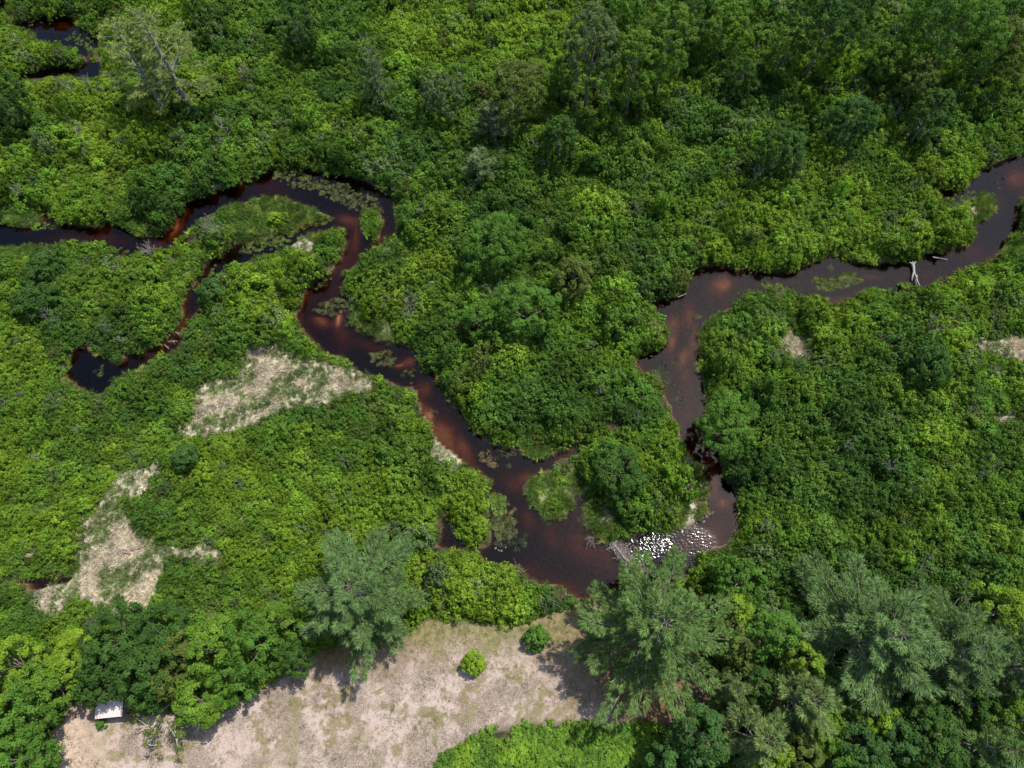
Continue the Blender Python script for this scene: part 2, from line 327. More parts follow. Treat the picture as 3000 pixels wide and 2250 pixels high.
def wobble(p0, p1, n, amp, r):
    p0, p1 = np.asarray(p0, float), np.asarray(p1, float)
    t = np.linspace(0, 1, n)[:, None]
    P = p0 + (p1 - p0) * t
    P[1:-1] += r.normal(size=(n - 2, 3)) * amp
    return P

# ------------------------------------------------------------------ materials
class NT:
    def __init__(s, name):
        s.m = bpy.data.materials.new(name); s.m.use_nodes = True
        s.t = s.m.node_tree; s.t.nodes.clear()
        s.out = s.n('ShaderNodeOutputMaterial')
    def n(s, ty, **kw):
        x = s.t.nodes.new(ty)
        for k, v in kw.items():
            if k.startswith('i_'): x.inputs[k[2:].replace('_', ' ')].default_value = v
            else: setattr(x, k, v)
        return x
    def l(s, a, b): s.t.links.new(a, b)
    def mix(s, f, a, b, mode='MIX'):
        x = s.n('ShaderNodeMix', data_type='RGBA', blend_type=mode)
        for sock, v in ((x.inputs[0], f), (x.inputs[6], a), (x.inputs[7], b)):
            if hasattr(v, 'is_output'): s.l(v, sock)
            else: sock.default_value = v if not isinstance(v, tuple) else (*v, 1)[:4]
        return x.outputs[2]
    def noise(s, scale, detail=4, rough=.55, vec=None):
        x = s.n('ShaderNodeTexNoise'); x.inputs['Scale'].default_value = scale; x.inputs['Detail'].default_value = detail; x.inputs['Roughness'].default_value = rough
        if vec is not None: s.l(vec, x.inputs['Vector'])
        return x.outputs['Fac']
    def ramp(s, f, a, b, lo=0., hi=1.):
        x = s.n('ShaderNodeMapRange'); x.inputs[1].default_value = a; x.inputs[2].default_value = b; x.inputs[3].default_value = lo; x.inputs[4].default_value = hi
        x.interpolation_type = 'SMOOTHSTEP'
        s.l(f, x.inputs[0]); return x.outputs[0]
    def attr(s, name, ty='GEOMETRY'):
        return s.n('ShaderNodeAttribute', attribute_type=ty, attribute_name=name)

def leaf_material(name, trans=.3, var=.55, spec=.25, rough=.55):
    k = NT(name)
    tint = k.attr('tint', 'INSTANCER').outputs['Color']
    lv = k.attr('lv').outputs['Fac']
    geo = k.n('ShaderNodeNewGeometry')
    br = k.ramp(lv, 0, 1, 1 - var, 1 + var)
    big = k.ramp(k.noise(.6, 3, .6, geo.outputs['Position']), .3, .7, .8, 1.2)
    mm = k.n('ShaderNodeMath', operation='MULTIPLY'); k.l(br, mm.inputs[0]); k.l(big, mm.inputs[1])
    comb = k.n('ShaderNodeCombineColor'); [k.l(mm.outputs[0], comb.inputs[i]) for i in range(3)]
    col = k.mix(1.0, tint, comb.outputs[0], 'MULTIPLY')
    p = k.n('ShaderNodeBsdfPrincipled'); p.inputs['Roughness'].default_value = rough; p.inputs['Specular IOR Level'].default_value = spec
    k.l(col, p.inputs['Base Color'])
    tr = k.n('ShaderNodeBsdfTranslucent')
    k.l(k.mix(1.0, col, (1.2, 1.2, .6), 'MULTIPLY'), tr.inputs['Color'])
    mx = k.n('ShaderNodeMixShader'); mx.inputs[0].default_value = trans
    k.l(p.outputs[0], mx.inputs[1]); k.l(tr.outputs[0], mx.inputs[2]); k.l(mx.outputs[0], k.out.inputs[0])
    return k.m

def plain(name, c1, c2, scale=6., rough=.85, spec=.2, metal=0., stretch=None):
    k = NT(name)
    tc = k.n('ShaderNodeTexCoord'); vec = tc.outputs['Object']
    if stretch:
        mp = k.n('ShaderNodeMapping'); mp.inputs['Scale'].default_value = stretch; k.l(vec, mp.inputs[0]); vec = mp.outputs[0]
    f = k.noise(scale, 5, .6, vec)
    p = k.n('ShaderNodeBsdfPrincipled'); p.inputs['Roughness'].default_value = rough; p.inputs['Specular IOR Level'].default_value = spec; p.inputs['Metallic'].default_value = metal
    k.l(k.mix(k.ramp(f, .35, .65), c1, c2), p.inputs['Base Color'])
    bp = k.n('ShaderNodeBump'); bp.inputs['Strength'].default_value = .4; bp.inputs['Distance'].default_value = .02; k.l(f, bp.inputs['Height']); k.l(bp.outputs[0], p.inputs['Normal'])
    k.l(p.outputs[0], k.out.inputs[0])
    return k.m

M_LEAF = leaf_material('broad_leaf', .42, .38, .06, .6)
M_NEEDLE = leaf_material('pine_needle', .18, .45, .12, .55)
M_BLADE = leaf_material('grass_blade', .25, .5, .15, .7)
M_BARK = plain('grey_bark', (.09, .075, .06), (.17, .15, .13), 5, stretch=(1, 1, .3))
M_PALE = plain('weathered_wood', (.15, .138, .13), (.29, .27, .26), 6, stretch=(1, 1, .4))
M_BIRCH = plain('birch_bark', (.16, .15, .14), (.46, .44, .42), 5, stretch=(1, 1, 2.5))
M_GREY = plain('grey_twigs', (.12, .108, .10), (.22, .20, .19), 5)
M_STICK = plain('dead_sticks', (.08, .065, .055), (.20, .175, .155), 5)
M_LOG = plain('wet_log', (.07, .05, .04), (.18, .14, .11), 5, rough=.55, spec=.4)
M_ROOF = plain('faded_metal_roof', (.45, .37, .36), (.53, .44, .43), 1.5, rough=.55, spec=.3)
M_BOARD = plain('old_boards', (.10, .08, .06), (.18, .15, .12), 4, stretch=(3, 3, .5))

def ground_material():
    k = NT('ground')
    pos = k.n('ShaderNodeNewGeometry').outputs['Position']
    n1, n2, n3 = k.noise(.35, 4, .6, pos), k.noise(2.2, 5, .65, pos), k.noise(9., 4, .7, pos)
    litter = k.mix(k.ramp(n2, .35, .65), (.022, .02, .012), (.05, .055, .018))
    mead = k.mix(k.ramp(n2, .3, .7), (.06, .10, .02), (.14, .17, .05))
    dry = k.mix(k.ramp(n3, .35, .65), (.22, .185, .13), (.44, .39, .31))
    dry = k.mix(k.ramp(n2, .50, .62), dry, (.10, .13, .04))
    f1 = k.mix(k.ramp(n3, .32, .62), (.095, .072, .053), (.285, .23, .188))
    f1 = k.mix(k.ramp(n2, .40, .70), f1, (.165, .13, .10))
    f1 = k.mix(k.ramp(n1, .46, .58, 0, .8), f1, (.335, .268, .23))
    patch = k.noise(.55, 5, .65, pos)
    f1 = k.mix(k.ramp(patch, .52, .62, 0, .8), f1, (.13, .115, .045))
    fieldc = k.mix(k.attr('mossy').outputs['Fac'], f1, k.mix(k.ramp(n2, .35, .65), (.10, .10, .035), (.19, .155, .085)))
    fieldc = k.mix(k.attr('path').outputs['Fac'], fieldc, k.mix(k.ramp(n2, .35, .65), (.30, .225, .16), (.39, .305, .23)))
    fieldc = k.mix(k.attr('needles_shade').outputs['Fac'], fieldc, k.mix(k.ramp(n2, .35, .65), (.10, .066, .035), (.18, .115, .05)))  # brown needle litter, with the pines' shade painted in
    sand = k.mix(k.ramp(n2, .3, .7), (.28, .225, .16), (.40, .325, .235))
    mud = k.mix(k.ramp(n2, .35, .65), (.10, .072, .048), (.18, .13, .085))
    bed = k.mix(k.attr('bar').outputs['Fac'], mud, sand)
    c = k.mix(k.attr('meadow').outputs['Fac'], litter, mead)
    c = k.mix(k.attr('sedge').outputs['Fac'], c, dry)
    c = k.mix(k.attr('field').outputs['Fac'], c, fieldc)
    c = k.mix(k.attr('bed').outputs['Fac'], c, bed)
    p = k.n('ShaderNodeBsdfPrincipled'); p.inputs['Roughness'].default_value = .95; p.inputs['Specular IOR Level'].default_value = .1
    k.l(c, p.inputs['Base Color'])
    bp = k.n('ShaderNodeBump'); bp.inputs['Strength'].default_value = .7; bp.inputs['Distance'].default_value = .12; k.l(n3, bp.inputs['Height']); k.l(bp.outputs[0], p.inputs['Normal'])
    k.l(p.outputs[0], k.out.inputs[0])
    return k.m

RIF = T(9, "900,700")[0]
RIFW = p2g(RIF[0], RIF[1])

def water_material():
    k = NT('tannin_water')
    geo = k.n('ShaderNodeNewGeometry'); pos = geo.outputs['Position']
    def zone(cx, cy, rx, ry, turn):
        mp = k.n('ShaderNodeMapping', vector_type='TEXTURE')
        mp.inputs['Location'].default_value = (cx, cy, 0); mp.inputs['Rotation'].default_value = (0, 0, turn); mp.inputs['Scale'].default_value = (rx, ry, 1)
        k.l(pos, mp.inputs[0])
        ln = k.n('ShaderNodeVectorMath', operation='LENGTH'); k.l(mp.outputs[0], ln.inputs[0])
        return k.ramp(ln.outputs['Value'], .55, 1.15, 1, 0)
    q = p2g(*T(9, "800,700")[0]); z1 = zone(float(q[0]), float(q[1]), 3.4, 1.8, R_(18))
    q = p2g(*T(9, "1300,640")[0]); z2 = zone(float(q[0]), float(q[1]), 4.5, 2.6, 0)
    q = p2g(*T(5, "1700,1050")[0]); z3 = zone(float(q[0]), float(q[1]), 7.0, 5.5, 0)
    amp = k.n('ShaderNodeMath', operation='MULTIPLY_ADD'); k.l(z1, amp.inputs[0]); amp.inputs[1].default_value = .36; amp.inputs[2].default_value = .004
    a2 = k.n('ShaderNodeMath', operation='MULTIPLY_ADD'); k.l(z2, a2.inputs[0]); a2.inputs[1].default_value = .12; k.l(amp.outputs[0], a2.inputs[2])
    a3 = k.n('ShaderNodeMath', operation='MULTIPLY_ADD'); k.l(z3, a3.inputs[0]); a3.inputs[1].default_value = .10; k.l(a2.outputs[0], a3.inputs[2])
    mpw = k.n('ShaderNodeMapping'); mpw.inputs['Rotation'].default_value = (0, 0, R_(-24)); mpw.inputs['Scale'].default_value = (.75, 1.2, 1); k.l(pos, mpw.inputs[0])
    nz = k.noise(3.8, 1.5, .5, mpw.outputs[0])
    h = k.n('ShaderNodeMath', operation='MULTIPLY'); k.l(nz, h.inputs[0]); k.l(a3.outputs[0], h.inputs[1])
    bp = k.n('ShaderNodeBump'); bp.inputs['Strength'].default_value = 1.; bp.inputs['Distance'].default_value = .16; k.l(h.outputs[0], bp.inputs['Height'])
    zz = k.n('ShaderNodeMath', operation='MAXIMUM'); k.l(z1, zz.inputs[0]); k.l(z2, zz.inputs[1])
    zq = k.n('ShaderNodeMath', operation='MAXIMUM'); k.l(zz.outputs[0], zq.inputs[0]); k.l(z3, zq.inputs[1])
    gl = k.n('ShaderNodeBsdfGlossy'); k.l(k.ramp(zq.outputs[0], 0, .5, .03, .10), gl.inputs['Roughness']); k.l(bp.outputs[0], gl.inputs['Normal'])
    tp = k.n('ShaderNodeBsdfTransparent')
    fr = k.n('ShaderNodeFresnel'); fr.inputs['IOR'].default_value = 1.33; k.l(bp.outputs[0], fr.inputs['Normal'])
    mx = k.n('ShaderNodeMixShader'); k.l(fr.outputs[0], mx.inputs[0]); k.l(tp.outputs[0], mx.inputs[1]); k.l(gl.outputs[0], mx.inputs[2])
    k.l(mx.outputs[0], k.out.inputs['Surface'])
    va = k.n('ShaderNodeVolumeAbsorption'); va.inputs['Color'].default_value = (.70, .555, .43, 1); va.inputs['Density'].default_value = 8.0
    k.l(va.outputs[0], k.out.inputs['Volume'])
    return k.m

# ------------------------------------------------------------------ ground and water
def axis(a, b, st_, far):
    core = np.arange(a, b + 1e-6, st_)
    ext = np.array([6, 15, 30, 60, 120, 250, 500, 1000, far])
    return np.concatenate([a - ext[::-1], core, b + ext])
gx, gy = axis(-132, 132, .5, 2000), axis(-30, 146, .5, 2000)
GX, GY = np.meshgrid(gx, gy)
inside = (np.abs(GX) < 150) & (GY > -36) & (GY < 165)
GXc, GYc = np.clip(GX, -150, 150), np.clip(GY, -36, 165)
ppx, ppy, _ = g2p(GXc, GYc, 0.)
b1 = np.where(inside, look(wbg, ppx, ppy), 0.); b2 = np.where(inside, look(wb2, ppx, ppy), 0.)
bw, bd = look(bar, ppx, ppy), look(bard, ppx, ppy)
sm = lambda v, a, b: (lambda t: t * t * (3 - 2 * t))(np.clip((v - a) / (b - a), 0, 1))
fw = np.where(inside, look(fieldb, ppx, ppy), 0.)
land = .42 + .22 * (vnoise(GX, GY, 3.1, 1) - .5) + .10 * (vnoise(GX, GY, .9, 2) - .5) + .35 * sm(fw, .1, .9)
depth = .36 + .56 * sm(b2, .35, .95) + .34 * (vnoise(GX, GY, 5.5, 3) - .5) + .2 * look(nar, ppx, ppy)
bwv = np.clip(bw * 1.0 + .35 * bw * (vnoise(GX, GY, 1.0, 4) - .5), 0, 1)
depth = depth * (1 - bwv) + np.minimum(depth, bd * 1.42) * bwv
depth = np.maximum(depth, .06)
GZ = land * (1 - sm(b1, .22, .56)) - depth * sm(b1, .36, .70)
def gz(x, y):
    fi = np.interp(np.asarray(x, float), gx, np.arange(len(gx))); fj = np.interp(np.asarray(y, float), gy, np.arange(len(gy)))
    return GZ[np.round(fj).astype(int), np.round(fi).astype(int)]

nX, nY = len(gx), len(gy)
ii = (np.arange(nY - 1)[:, None] * nX + np.arange(nX - 1)[None]).ravel()
gm = raw_mesh('ground', np.stack([GX, GY, GZ], -1).reshape(-1, 3), np.stack([ii, ii + 1, ii + nX + 1, ii + nX], 1), smooth=True)
def gattr(name, v):
    a = gm.attributes.new(name, 'FLOAT', 'POINT'); a.data.foreach_set('value', np.asarray(v, np.float32).ravel())
PPX, PPY = ppx, ppy
blob = lambda x, y, rx, ry: np.exp(-(((PPX - x) / rx) ** 2 + ((PPY - y) / ry) ** 2))
gattr('meadow', np.where(inside, look(meadowb, ppx, ppy), 0)); gattr('sedge', np.where(inside, sm(look(sedgeb, ppx, ppy) + .3 * (vnoise(GX, GY, 1., 5) - .5), .3, .7), 0))
gattr('field', sm(fw + .25 * (vnoise(GX, GY, 1.1, 6) - .5), .3, .7)); gattr('bed', sm(b1, .40, .58)); gattr('bar', np.clip(bwv * 1.1, 0, 1) * sm(b1, .55, .8))
gattr('mossy', np.clip(sm(1445 - PPY, 0, 90) * sm(PPX, 840, 930) * (.55 + vnoise(GX, GY, 2.2, 8)) + 1.1 * np.clip(vnoise(GX, GY, 2.6, 9) + .5 * vnoise(GX, GY, .8, 10) - .95, 0, 1) * 2.2, 0, 1))
gattr('path', np.clip(blob(150, 1650, 80, 60) + blob(165, 1560, 40, 50), 0, 1))
gattr('needles_shade', np.clip(blob(1440, 1525, 90, 40) + 1.2 * blob(1360, 1420, 140, 120) + .7 * blob(790, 1400, 130, 50) + .6 * blob(720, 1420, 60, 30), 0, 1))  # litter under the pines, plus their cast shadows painted as brown ground
gm.materials.append(ground_material())
tag(link('ground', gm), 'damp ground with dry clearing and stream bed', kind='structure')

wv = [(x, y, z) for z in (-3.2, 0.) for y in (-200., 330.) for x in (-300., 300.)]
wm = bpy.data.meshes.new('stream_water')
wm.from_pydata(wv, [], [(0, 2, 3, 1), (4, 5, 7, 6), (0, 1, 5, 4), (2, 6, 7, 3), (0, 4, 6, 2), (1, 3, 7, 5)])
wm.materials.append(water_material())
tag(link('stream_water', wm), 'dark reddish brown meandering stream water', kind='structure')

# ------------------------------------------------------------------ tints (leaf reflectance)
TINT = dict(
    bright=(.142, .230, .021), lime=(.165, .260, .020), mid=(.092, .172, .021), green=(.074, .158, .022), fresh=(.108, .195, .022), dark=(.050, .106, .021), grey=(.095, .140, .050),
    olive=(.098, .135, .028), blue=(.050, .112, .027), pine=(.090, .154, .040), pineblue=(.088, .150, .046), oldpine=(.155, .205, .05), pinedark=(.085, .145, .045), pineyellow=(.118, .172, .050), brown=(.12, .10, .035),
    weed=(.072, .084, .026), weedgreen=(.080, .112, .018), weeddark=(.040, .048, .022), weedbrown=(.105, .085, .035), weedbright=(.120, .180, .030), pale=(.34, .33, .25),
    tan=(.50, .44, .35), straw=(.40, .36, .24), reed=(.12, .17, .045), grass=(.095, .165, .030), fieldtan=(.31, .25, .205), fieldbrown=(.14, .10, .072), fieldgreen=(.105, .125, .04))

# ------------------------------------------------------------------ plant builders
UP = np.array([0, 0, 1.])

def clumped(r, centres, crad, nleaf, size, name, mat, outward, up=.5, w=.55):
    k = len(centres)
    d = unit(r.normal(size=(k, nleaf, 3)) + np.array([0, 0, .25]))
    rr = r.random((k, nleaf, 1)) ** .45
    P = centres[:, None] + d * rr * np.asarray(crad).reshape(-1, 1, 1) * np.array([1, 1, .75])
    Nn = .75 * d + .35 * outward[:, None] + up * UP + .36 * r.normal(size=d.shape)
    S = size * (.65 + .7 * r.random((k, nleaf)))
    lv = np.clip(r.normal(.5, .13, (k, nleaf)) + r.normal(0, .10, (k, 1)), 0, 1)
    return leaves(name, P.reshape(-1, 3), Nn.reshape(-1, 3), S.ravel(), mat, r, w, None, lv.ravel())

def shrub_mesh(seed, n=34, nleaf=30, size=.085, cr=(.17, .31)):
    r = np.random.default_rng(seed)
    th, u = r.random(n) * 2 * math.pi, r.random(n) ** .8
    rad = np.sqrt(1 - (u * .97) ** 2) * r.uniform(.62, 1.05, n) * (1 + .18 * np.sin(th * 3 + seed))
    cen = np.stack([rad * np.cos(th), rad * np.sin(th), .12 + .80 * u * r.uniform(.75, 1.12, n)], 1)
    extra = np.stack([r.normal(0, .35, 7), r.normal(0, .35, 7), r.uniform(.35, .75, 7)], 1)
    cen = np.concatenate([cen, extra])
    out = unit(cen - np.array([0, 0, .2]))
    return clumped(r, cen, r.uniform(*cr, len(cen)), nleaf, size, f'shrub_foliage', M_LEAF, out)

SHRUBS = [shrub_mesh(100 + i, 40, 34, .07, (.15, .28)) for i in range(10)] + [shrub_mesh(700 + i, 72, 18, .058, (.10, .19)) for i in range(6)]
def stem_mesh(seed):
    r = np.random.default_rng(seed)
    return tubes('shrub_stem', [(wobble((0, 0, -.12), (.55 * math.cos(a), .55 * math.sin(a), .75), 4, .04, r), np.linspace(.035, .012, 4)) for a in r.random(5) * 6.28], M_BARK, 4)
STEMS = [stem_mesh(i) for i in range(3)]
LOWS = [shrub_mesh(300 + i, 14, 18, .13) for i in range(4)]

def tuft_mesh(seed, n=46, h=1., spread=.55, w=.06, lean=.55):
    r = np.random.default_rng(seed)
    a, q = r.random(n) * 6.283, r.random(n) ** .6
    base = np.stack([np.cos(a) * q * spread * .6, np.sin(a) * q * spread * .6, np.zeros(n)], 1)
    t = unit(np.stack([np.cos(a) * lean * q + .2 * r.normal(size=n), np.sin(a) * lean * q + .2 * r.normal(size=n), np.full(n, .75)], 1))
    L = h * r.uniform(.3, .55, n)
    return leaves('grass_tuft', base + t * L[:, None], None, L, M_BLADE, r, w, t)
TUFTS = [tuft_mesh(500 + i, 84, w=.055) for i in range(5)]
SHORT = [tuft_mesh(540 + i, 30, 1., 1.1, .10, 1.5) for i in range(5)]
def mat_mesh(seed, n=34):
    r = np.random.default_rng(seed)
    a, q = r.random(n) * 6.283, np.sqrt(r.random(n))
    P = np.stack([np.cos(a) * q, np.sin(a) * q, r.uniform(.01, .10, n)], 1)
    return leaves('floating_leaf', P, np.stack([r.normal(0, .35, n), r.normal(0, .35, n), np.ones(n)], 1), r.uniform(.14, .34, n), M_BLADE, r, .42)
MATS = [mat_mesh(600 + i) for i in range(4)]

def broad_tree(seed, R, H, size=.12, base=.28, dens=1.0, limbs=9):
    """unit-true metres; returns trunk mesh, crown mesh"""
    r = np.random.default_rng(seed)
    n = int((34 + 11 * R * R) * dens)
    u = r.uniform(-.75, 1, n); th = r.random(n) * 6.283
    lob = 1 + .16 * np.sin(2 * th + r.random() * 6) + .12 * np.sin(5 * th + r.random() * 6)
    q = np.sqrt(1 - u * u) * lob * r.uniform(.55, 1.02, n) ** .6
    zc, zr = H * (base + 1) / 2, H * (1 - base) / 2
    cen = np.stack([R * q * np.cos(th), R * q * np.sin(th), zc + zr * u * r.uniform(.8, 1.0, n)], 1)
    out = unit((cen - np.array([0, 0, zc - .3 * zr])) / np.array([R, R, zr]))
    crown = clumped(r, cen, r.uniform(.32, .62, n) * (.65 + .09 * R), int(66 * dens ** .3), size, 'crown', M_LEAF, out)
    paths = [(wobble((0, 0, -.3), (r.normal(0, .15), r.normal(0, .15), H * .86), 7, .10, r), np.linspace(.05 + .013 * H, .03, 7))]
    for c in cen[r.permutation(n)[:limbs]]:
        z0 = max(.3, min(c[2] * .62, H * .7))
        paths.append((wobble((0, 0, z0), c, 5, .10, r), np.linspace(.02 + .006 * H, .015, 5)))
    return tubes('trunk', paths, M_BARK, 6), crown

def pine_tree(seed, R, H, dens=1.0, low=.16, sparse=False, nlen=.30):
    r = np.random.default_rng(seed)
    paths = [(wobble((0, 0, -.3), (0, 0, H), 9, .06, r), np.linspace(.09 + .014 * H, .02, 9))]
    nw = int(H * (.72 if not sparse else .7))
    CT, TT = [], []
    for i in range(nw):
        f = low + (1 - low) * (i + .3 * r.random()) / nw
        g = (f - low) / (1 - low)
        nb = int(r.integers(5, 7)) if not sparse else int(r.integers(3, 6))
        a0 = r.random() * 6.283
        for b in range(nb):
            a = a0 + b * 6.283 / nb + r.normal(0, .22)
            L = R * (1 - g) ** .62 * r.uniform(.55, 1.15) * (.75 + .5 * min(1, g * 6)) + .35
            el = R_(6 + 48 * g ** 1.5 + r.normal(0, 5))
            n = 6
            t = np.linspace(0, 1, n)
            dirh = np.array([math.cos(a), math.sin(a), 0])
            bend = r.normal(0, .08)
            P = np.array([0, 0, f * H]) + dirh * (L * t * math.cos(el))[:, None] + np.array([-math.sin(a), math.cos(a), 0]) * (bend * L * t * t)[:, None] + UP * (L * (math.sin(el) * t - .10 * t * t + .05 * t ** 3))[:, None]
            paths.append((P, np.linspace(.02 + .009 * L, .008, n)))
            m = int((9 + 13 * L) * dens)
            s = r.uniform(.22 if not sparse else .45, 1, m) ** .8
            sd = r.choice([-1, 1], m) * r.random(m) ** .8 * L * (.20 * (1 - s) + .07)
            base = np.stack([np.interp(s, t, P[:, c]) for c in range(3)], 1)
            side = np.array([-math.sin(a), math.cos(a), 0])
            pt = base + side * sd[:, None] + dirh * (np.abs(sd) * .55)[:, None] + UP * (r.normal(.02, .10, m) - .12 * np.abs(sd))[:, None]
            fw_ = unit(dirh + side * (np.sign(sd) * .55)[:, None] + UP * .28)
            CT.append(pt); TT.append(fw_)
    CT, TT = np.concatenate(CT), np.concatenate(TT)
    nn = 11
    k = len(CT)
    t = unit(TT[:, None] + .42 * r.normal(size=(k, nn, 3)) + .10 * UP)
    S = nlen * r.uniform(.6, 1.1, (k, nn))
    P = CT[:, None] + t * S[..., None] * .8
    lv = np.clip(r.normal(.5, .2, (k, nn)) + r.normal(0, .12, (k, 1)), 0, 1)
    crown = leaves('crown', P.reshape(-1, 3), None, S.ravel(), M_NEEDLE, r, .10, t.reshape(-1, 3), lv.ravel())
    return tubes('trunk', paths, M_BARK, 5), crown

# ------------------------------------------------------------------ trees read off the photograph
TREES = []   # world x, y, crown radius in metres, height; used to keep shrubs away

def put_tree(name, label, meshes, px, py, h, rot, tint, group=None, sxy=1., sz=1., zfrac=.6, lean=(0, 0), cat='tree', trunkmat=None, rad=None):
    x, y = p2g(px, py, h * zfrac + .4)
    x, y = float(x), float(y)
    root = link(name, None)
    root.empty_display_size = .5
    root.location = (x, y, float(gz(x, y)) - .05)
    root.rotation_euler = (lean[0], lean[1], rot)
    root.scale = (sxy, sxy, sz)
    tag(root, label, cat, group)
    t = link('trunk', meshes[0], root)
    if trunkmat is not None:
        t.material_slots[0].link = 'OBJECT'; t.material_slots[0].material = trunkmat
    c = link('crown', meshes[1], root); tag(c, tint=tint)
    TREES.append((x, y, rad if rad else 2.0, h, px, py))
    return root

PIN = [pine_tree(1, 5.4, 16, 1.5), pine_tree(2, 6.4, 18, 1.5), pine_tree(3, 6.0, 17, 1.5), pine_tree(4, 3.4, 12, 1.3)]
OLDP = [pine_tree(8, 4.0, 20, .62, .25, True), pine_tree(9, 4.8, 21, .75, .25, True)]
px_m = lambda px, py, z: float(g2p(*p2g(px, py, z), z)[2]) / FPX     # metres per photo pixel there

pines = [  # px, py, radius px, height, mesh, tint, label
    (786, 1288, 134, 16, 0, 'pineblue', 'large blue-green pine spreading over the top edge of the dry clearing'),
    (1402, 1362, 160, 18, 1, 'pine', 'huge pine between the stick dam and the dry clearing, casting a wide shadow'),
    (1868, 1385, 168, 17, 2, 'pineblue', 'broad blue-green pine, biggest of the woodland pines east of the clearing'),
    (2030, 1412, 118, 15, 0, 'pinedark', 'dark green pine touching the east side of the broadest woodland pine'),
    (1708, 1512, 92, 14, 3, 'pineyellow', 'yellowish pine south of the twin bright maples'),
    (1618, 1592, 84, 13, 3, 'pineyellow', 'yellow-green pine beside the dark maple at the fern patch'),
    (2108, 1612, 82, 13, 3, 'pine', 'pale pine among dark maples in the southern wood'),
    (2188, 1440, 86, 16, 0, 'pinedark', 'shaded pine at the eastern margin of the wood'),
    (1566, 1492, 48, 9, 3, 'pineyellow', 'small pine at the foot of the huge dam-side pine'),
]
for i, (px, py, rp, h, mi, tn, lab) in enumerate(pines):
    h = h * .84
    R0 = (5.4, 6.4, 6.0, 3.4)[mi]; H0 = (16, 18, 17, 12)[mi]
    R = rp * px_m(px, py, h * .45)
    put_tree('pine_tree', lab, PIN[mi], px, py, h, i * 1.9, TINT[tn], 'pines by the clearing and wood', R / R0, h / H0, .42, rad=R)

for (bx, by, tx, ty, mi, tn, lab) in [(356, 240, 262, 48, 0, 'oldpine', 'slim open old pine with bare grey trunk in the thicket'),
                                      (412, 235, 352, 26, 1, 'oldpine', 'taller open old pine with layered yellow-green boughs in the thicket')]:
    x, y = p2g(bx, by, .4)
    hs = np.linspace(5, 32, 200); q = g2p(np.full(200, x), np.full(200, y), hs + .4)[1]
    h = float(hs[np.argmin(np.abs(q - ty))])
    c = g2p(x, y, h * .5 + .4)
    put_tree('pine_tree', lab, OLDP[mi], float(c[0]), float(c[1]), h, 1.1 + mi, TINT[tn], 'old pines in the thicket', 1.05, h / (20, 21)[mi], .5, rad=2.5, trunkmat=M_GREY)

SPR = pine_tree(12, 1.7, 10, 1.6, .05, False, .2)
put_tree('spruce_tree', 'narrow dark spruce rising from the shrubs above the oxbow', SPR, 810, 170, 11, .4, TINT['pinedark'], None, 1.25, 1.1, .5, rad=2)
for px, py, h, lab in [(1062, 268, 8, 'grey-green slender young tamarack beside the olive maple'), (1035, 365, 7, 'grey-green ragged tamarack near the middle of the thicket')]:
    put_tree('tamarack_tree', lab, SPR, px, py, h, px, TINT['grey'], None, 1.3, h / 10, .5, rad=1.5)

BRD = {}
def broad(rad, h, seed):
    key = (round(rad * 2) / 2, round(h), seed % 3)
    if key not in BRD: BRD[key] = broad_tree(1000 + len(BRD), key[0], key[1], dens=1.0)
    return BRD[key], rad / key[0], h / key[1]

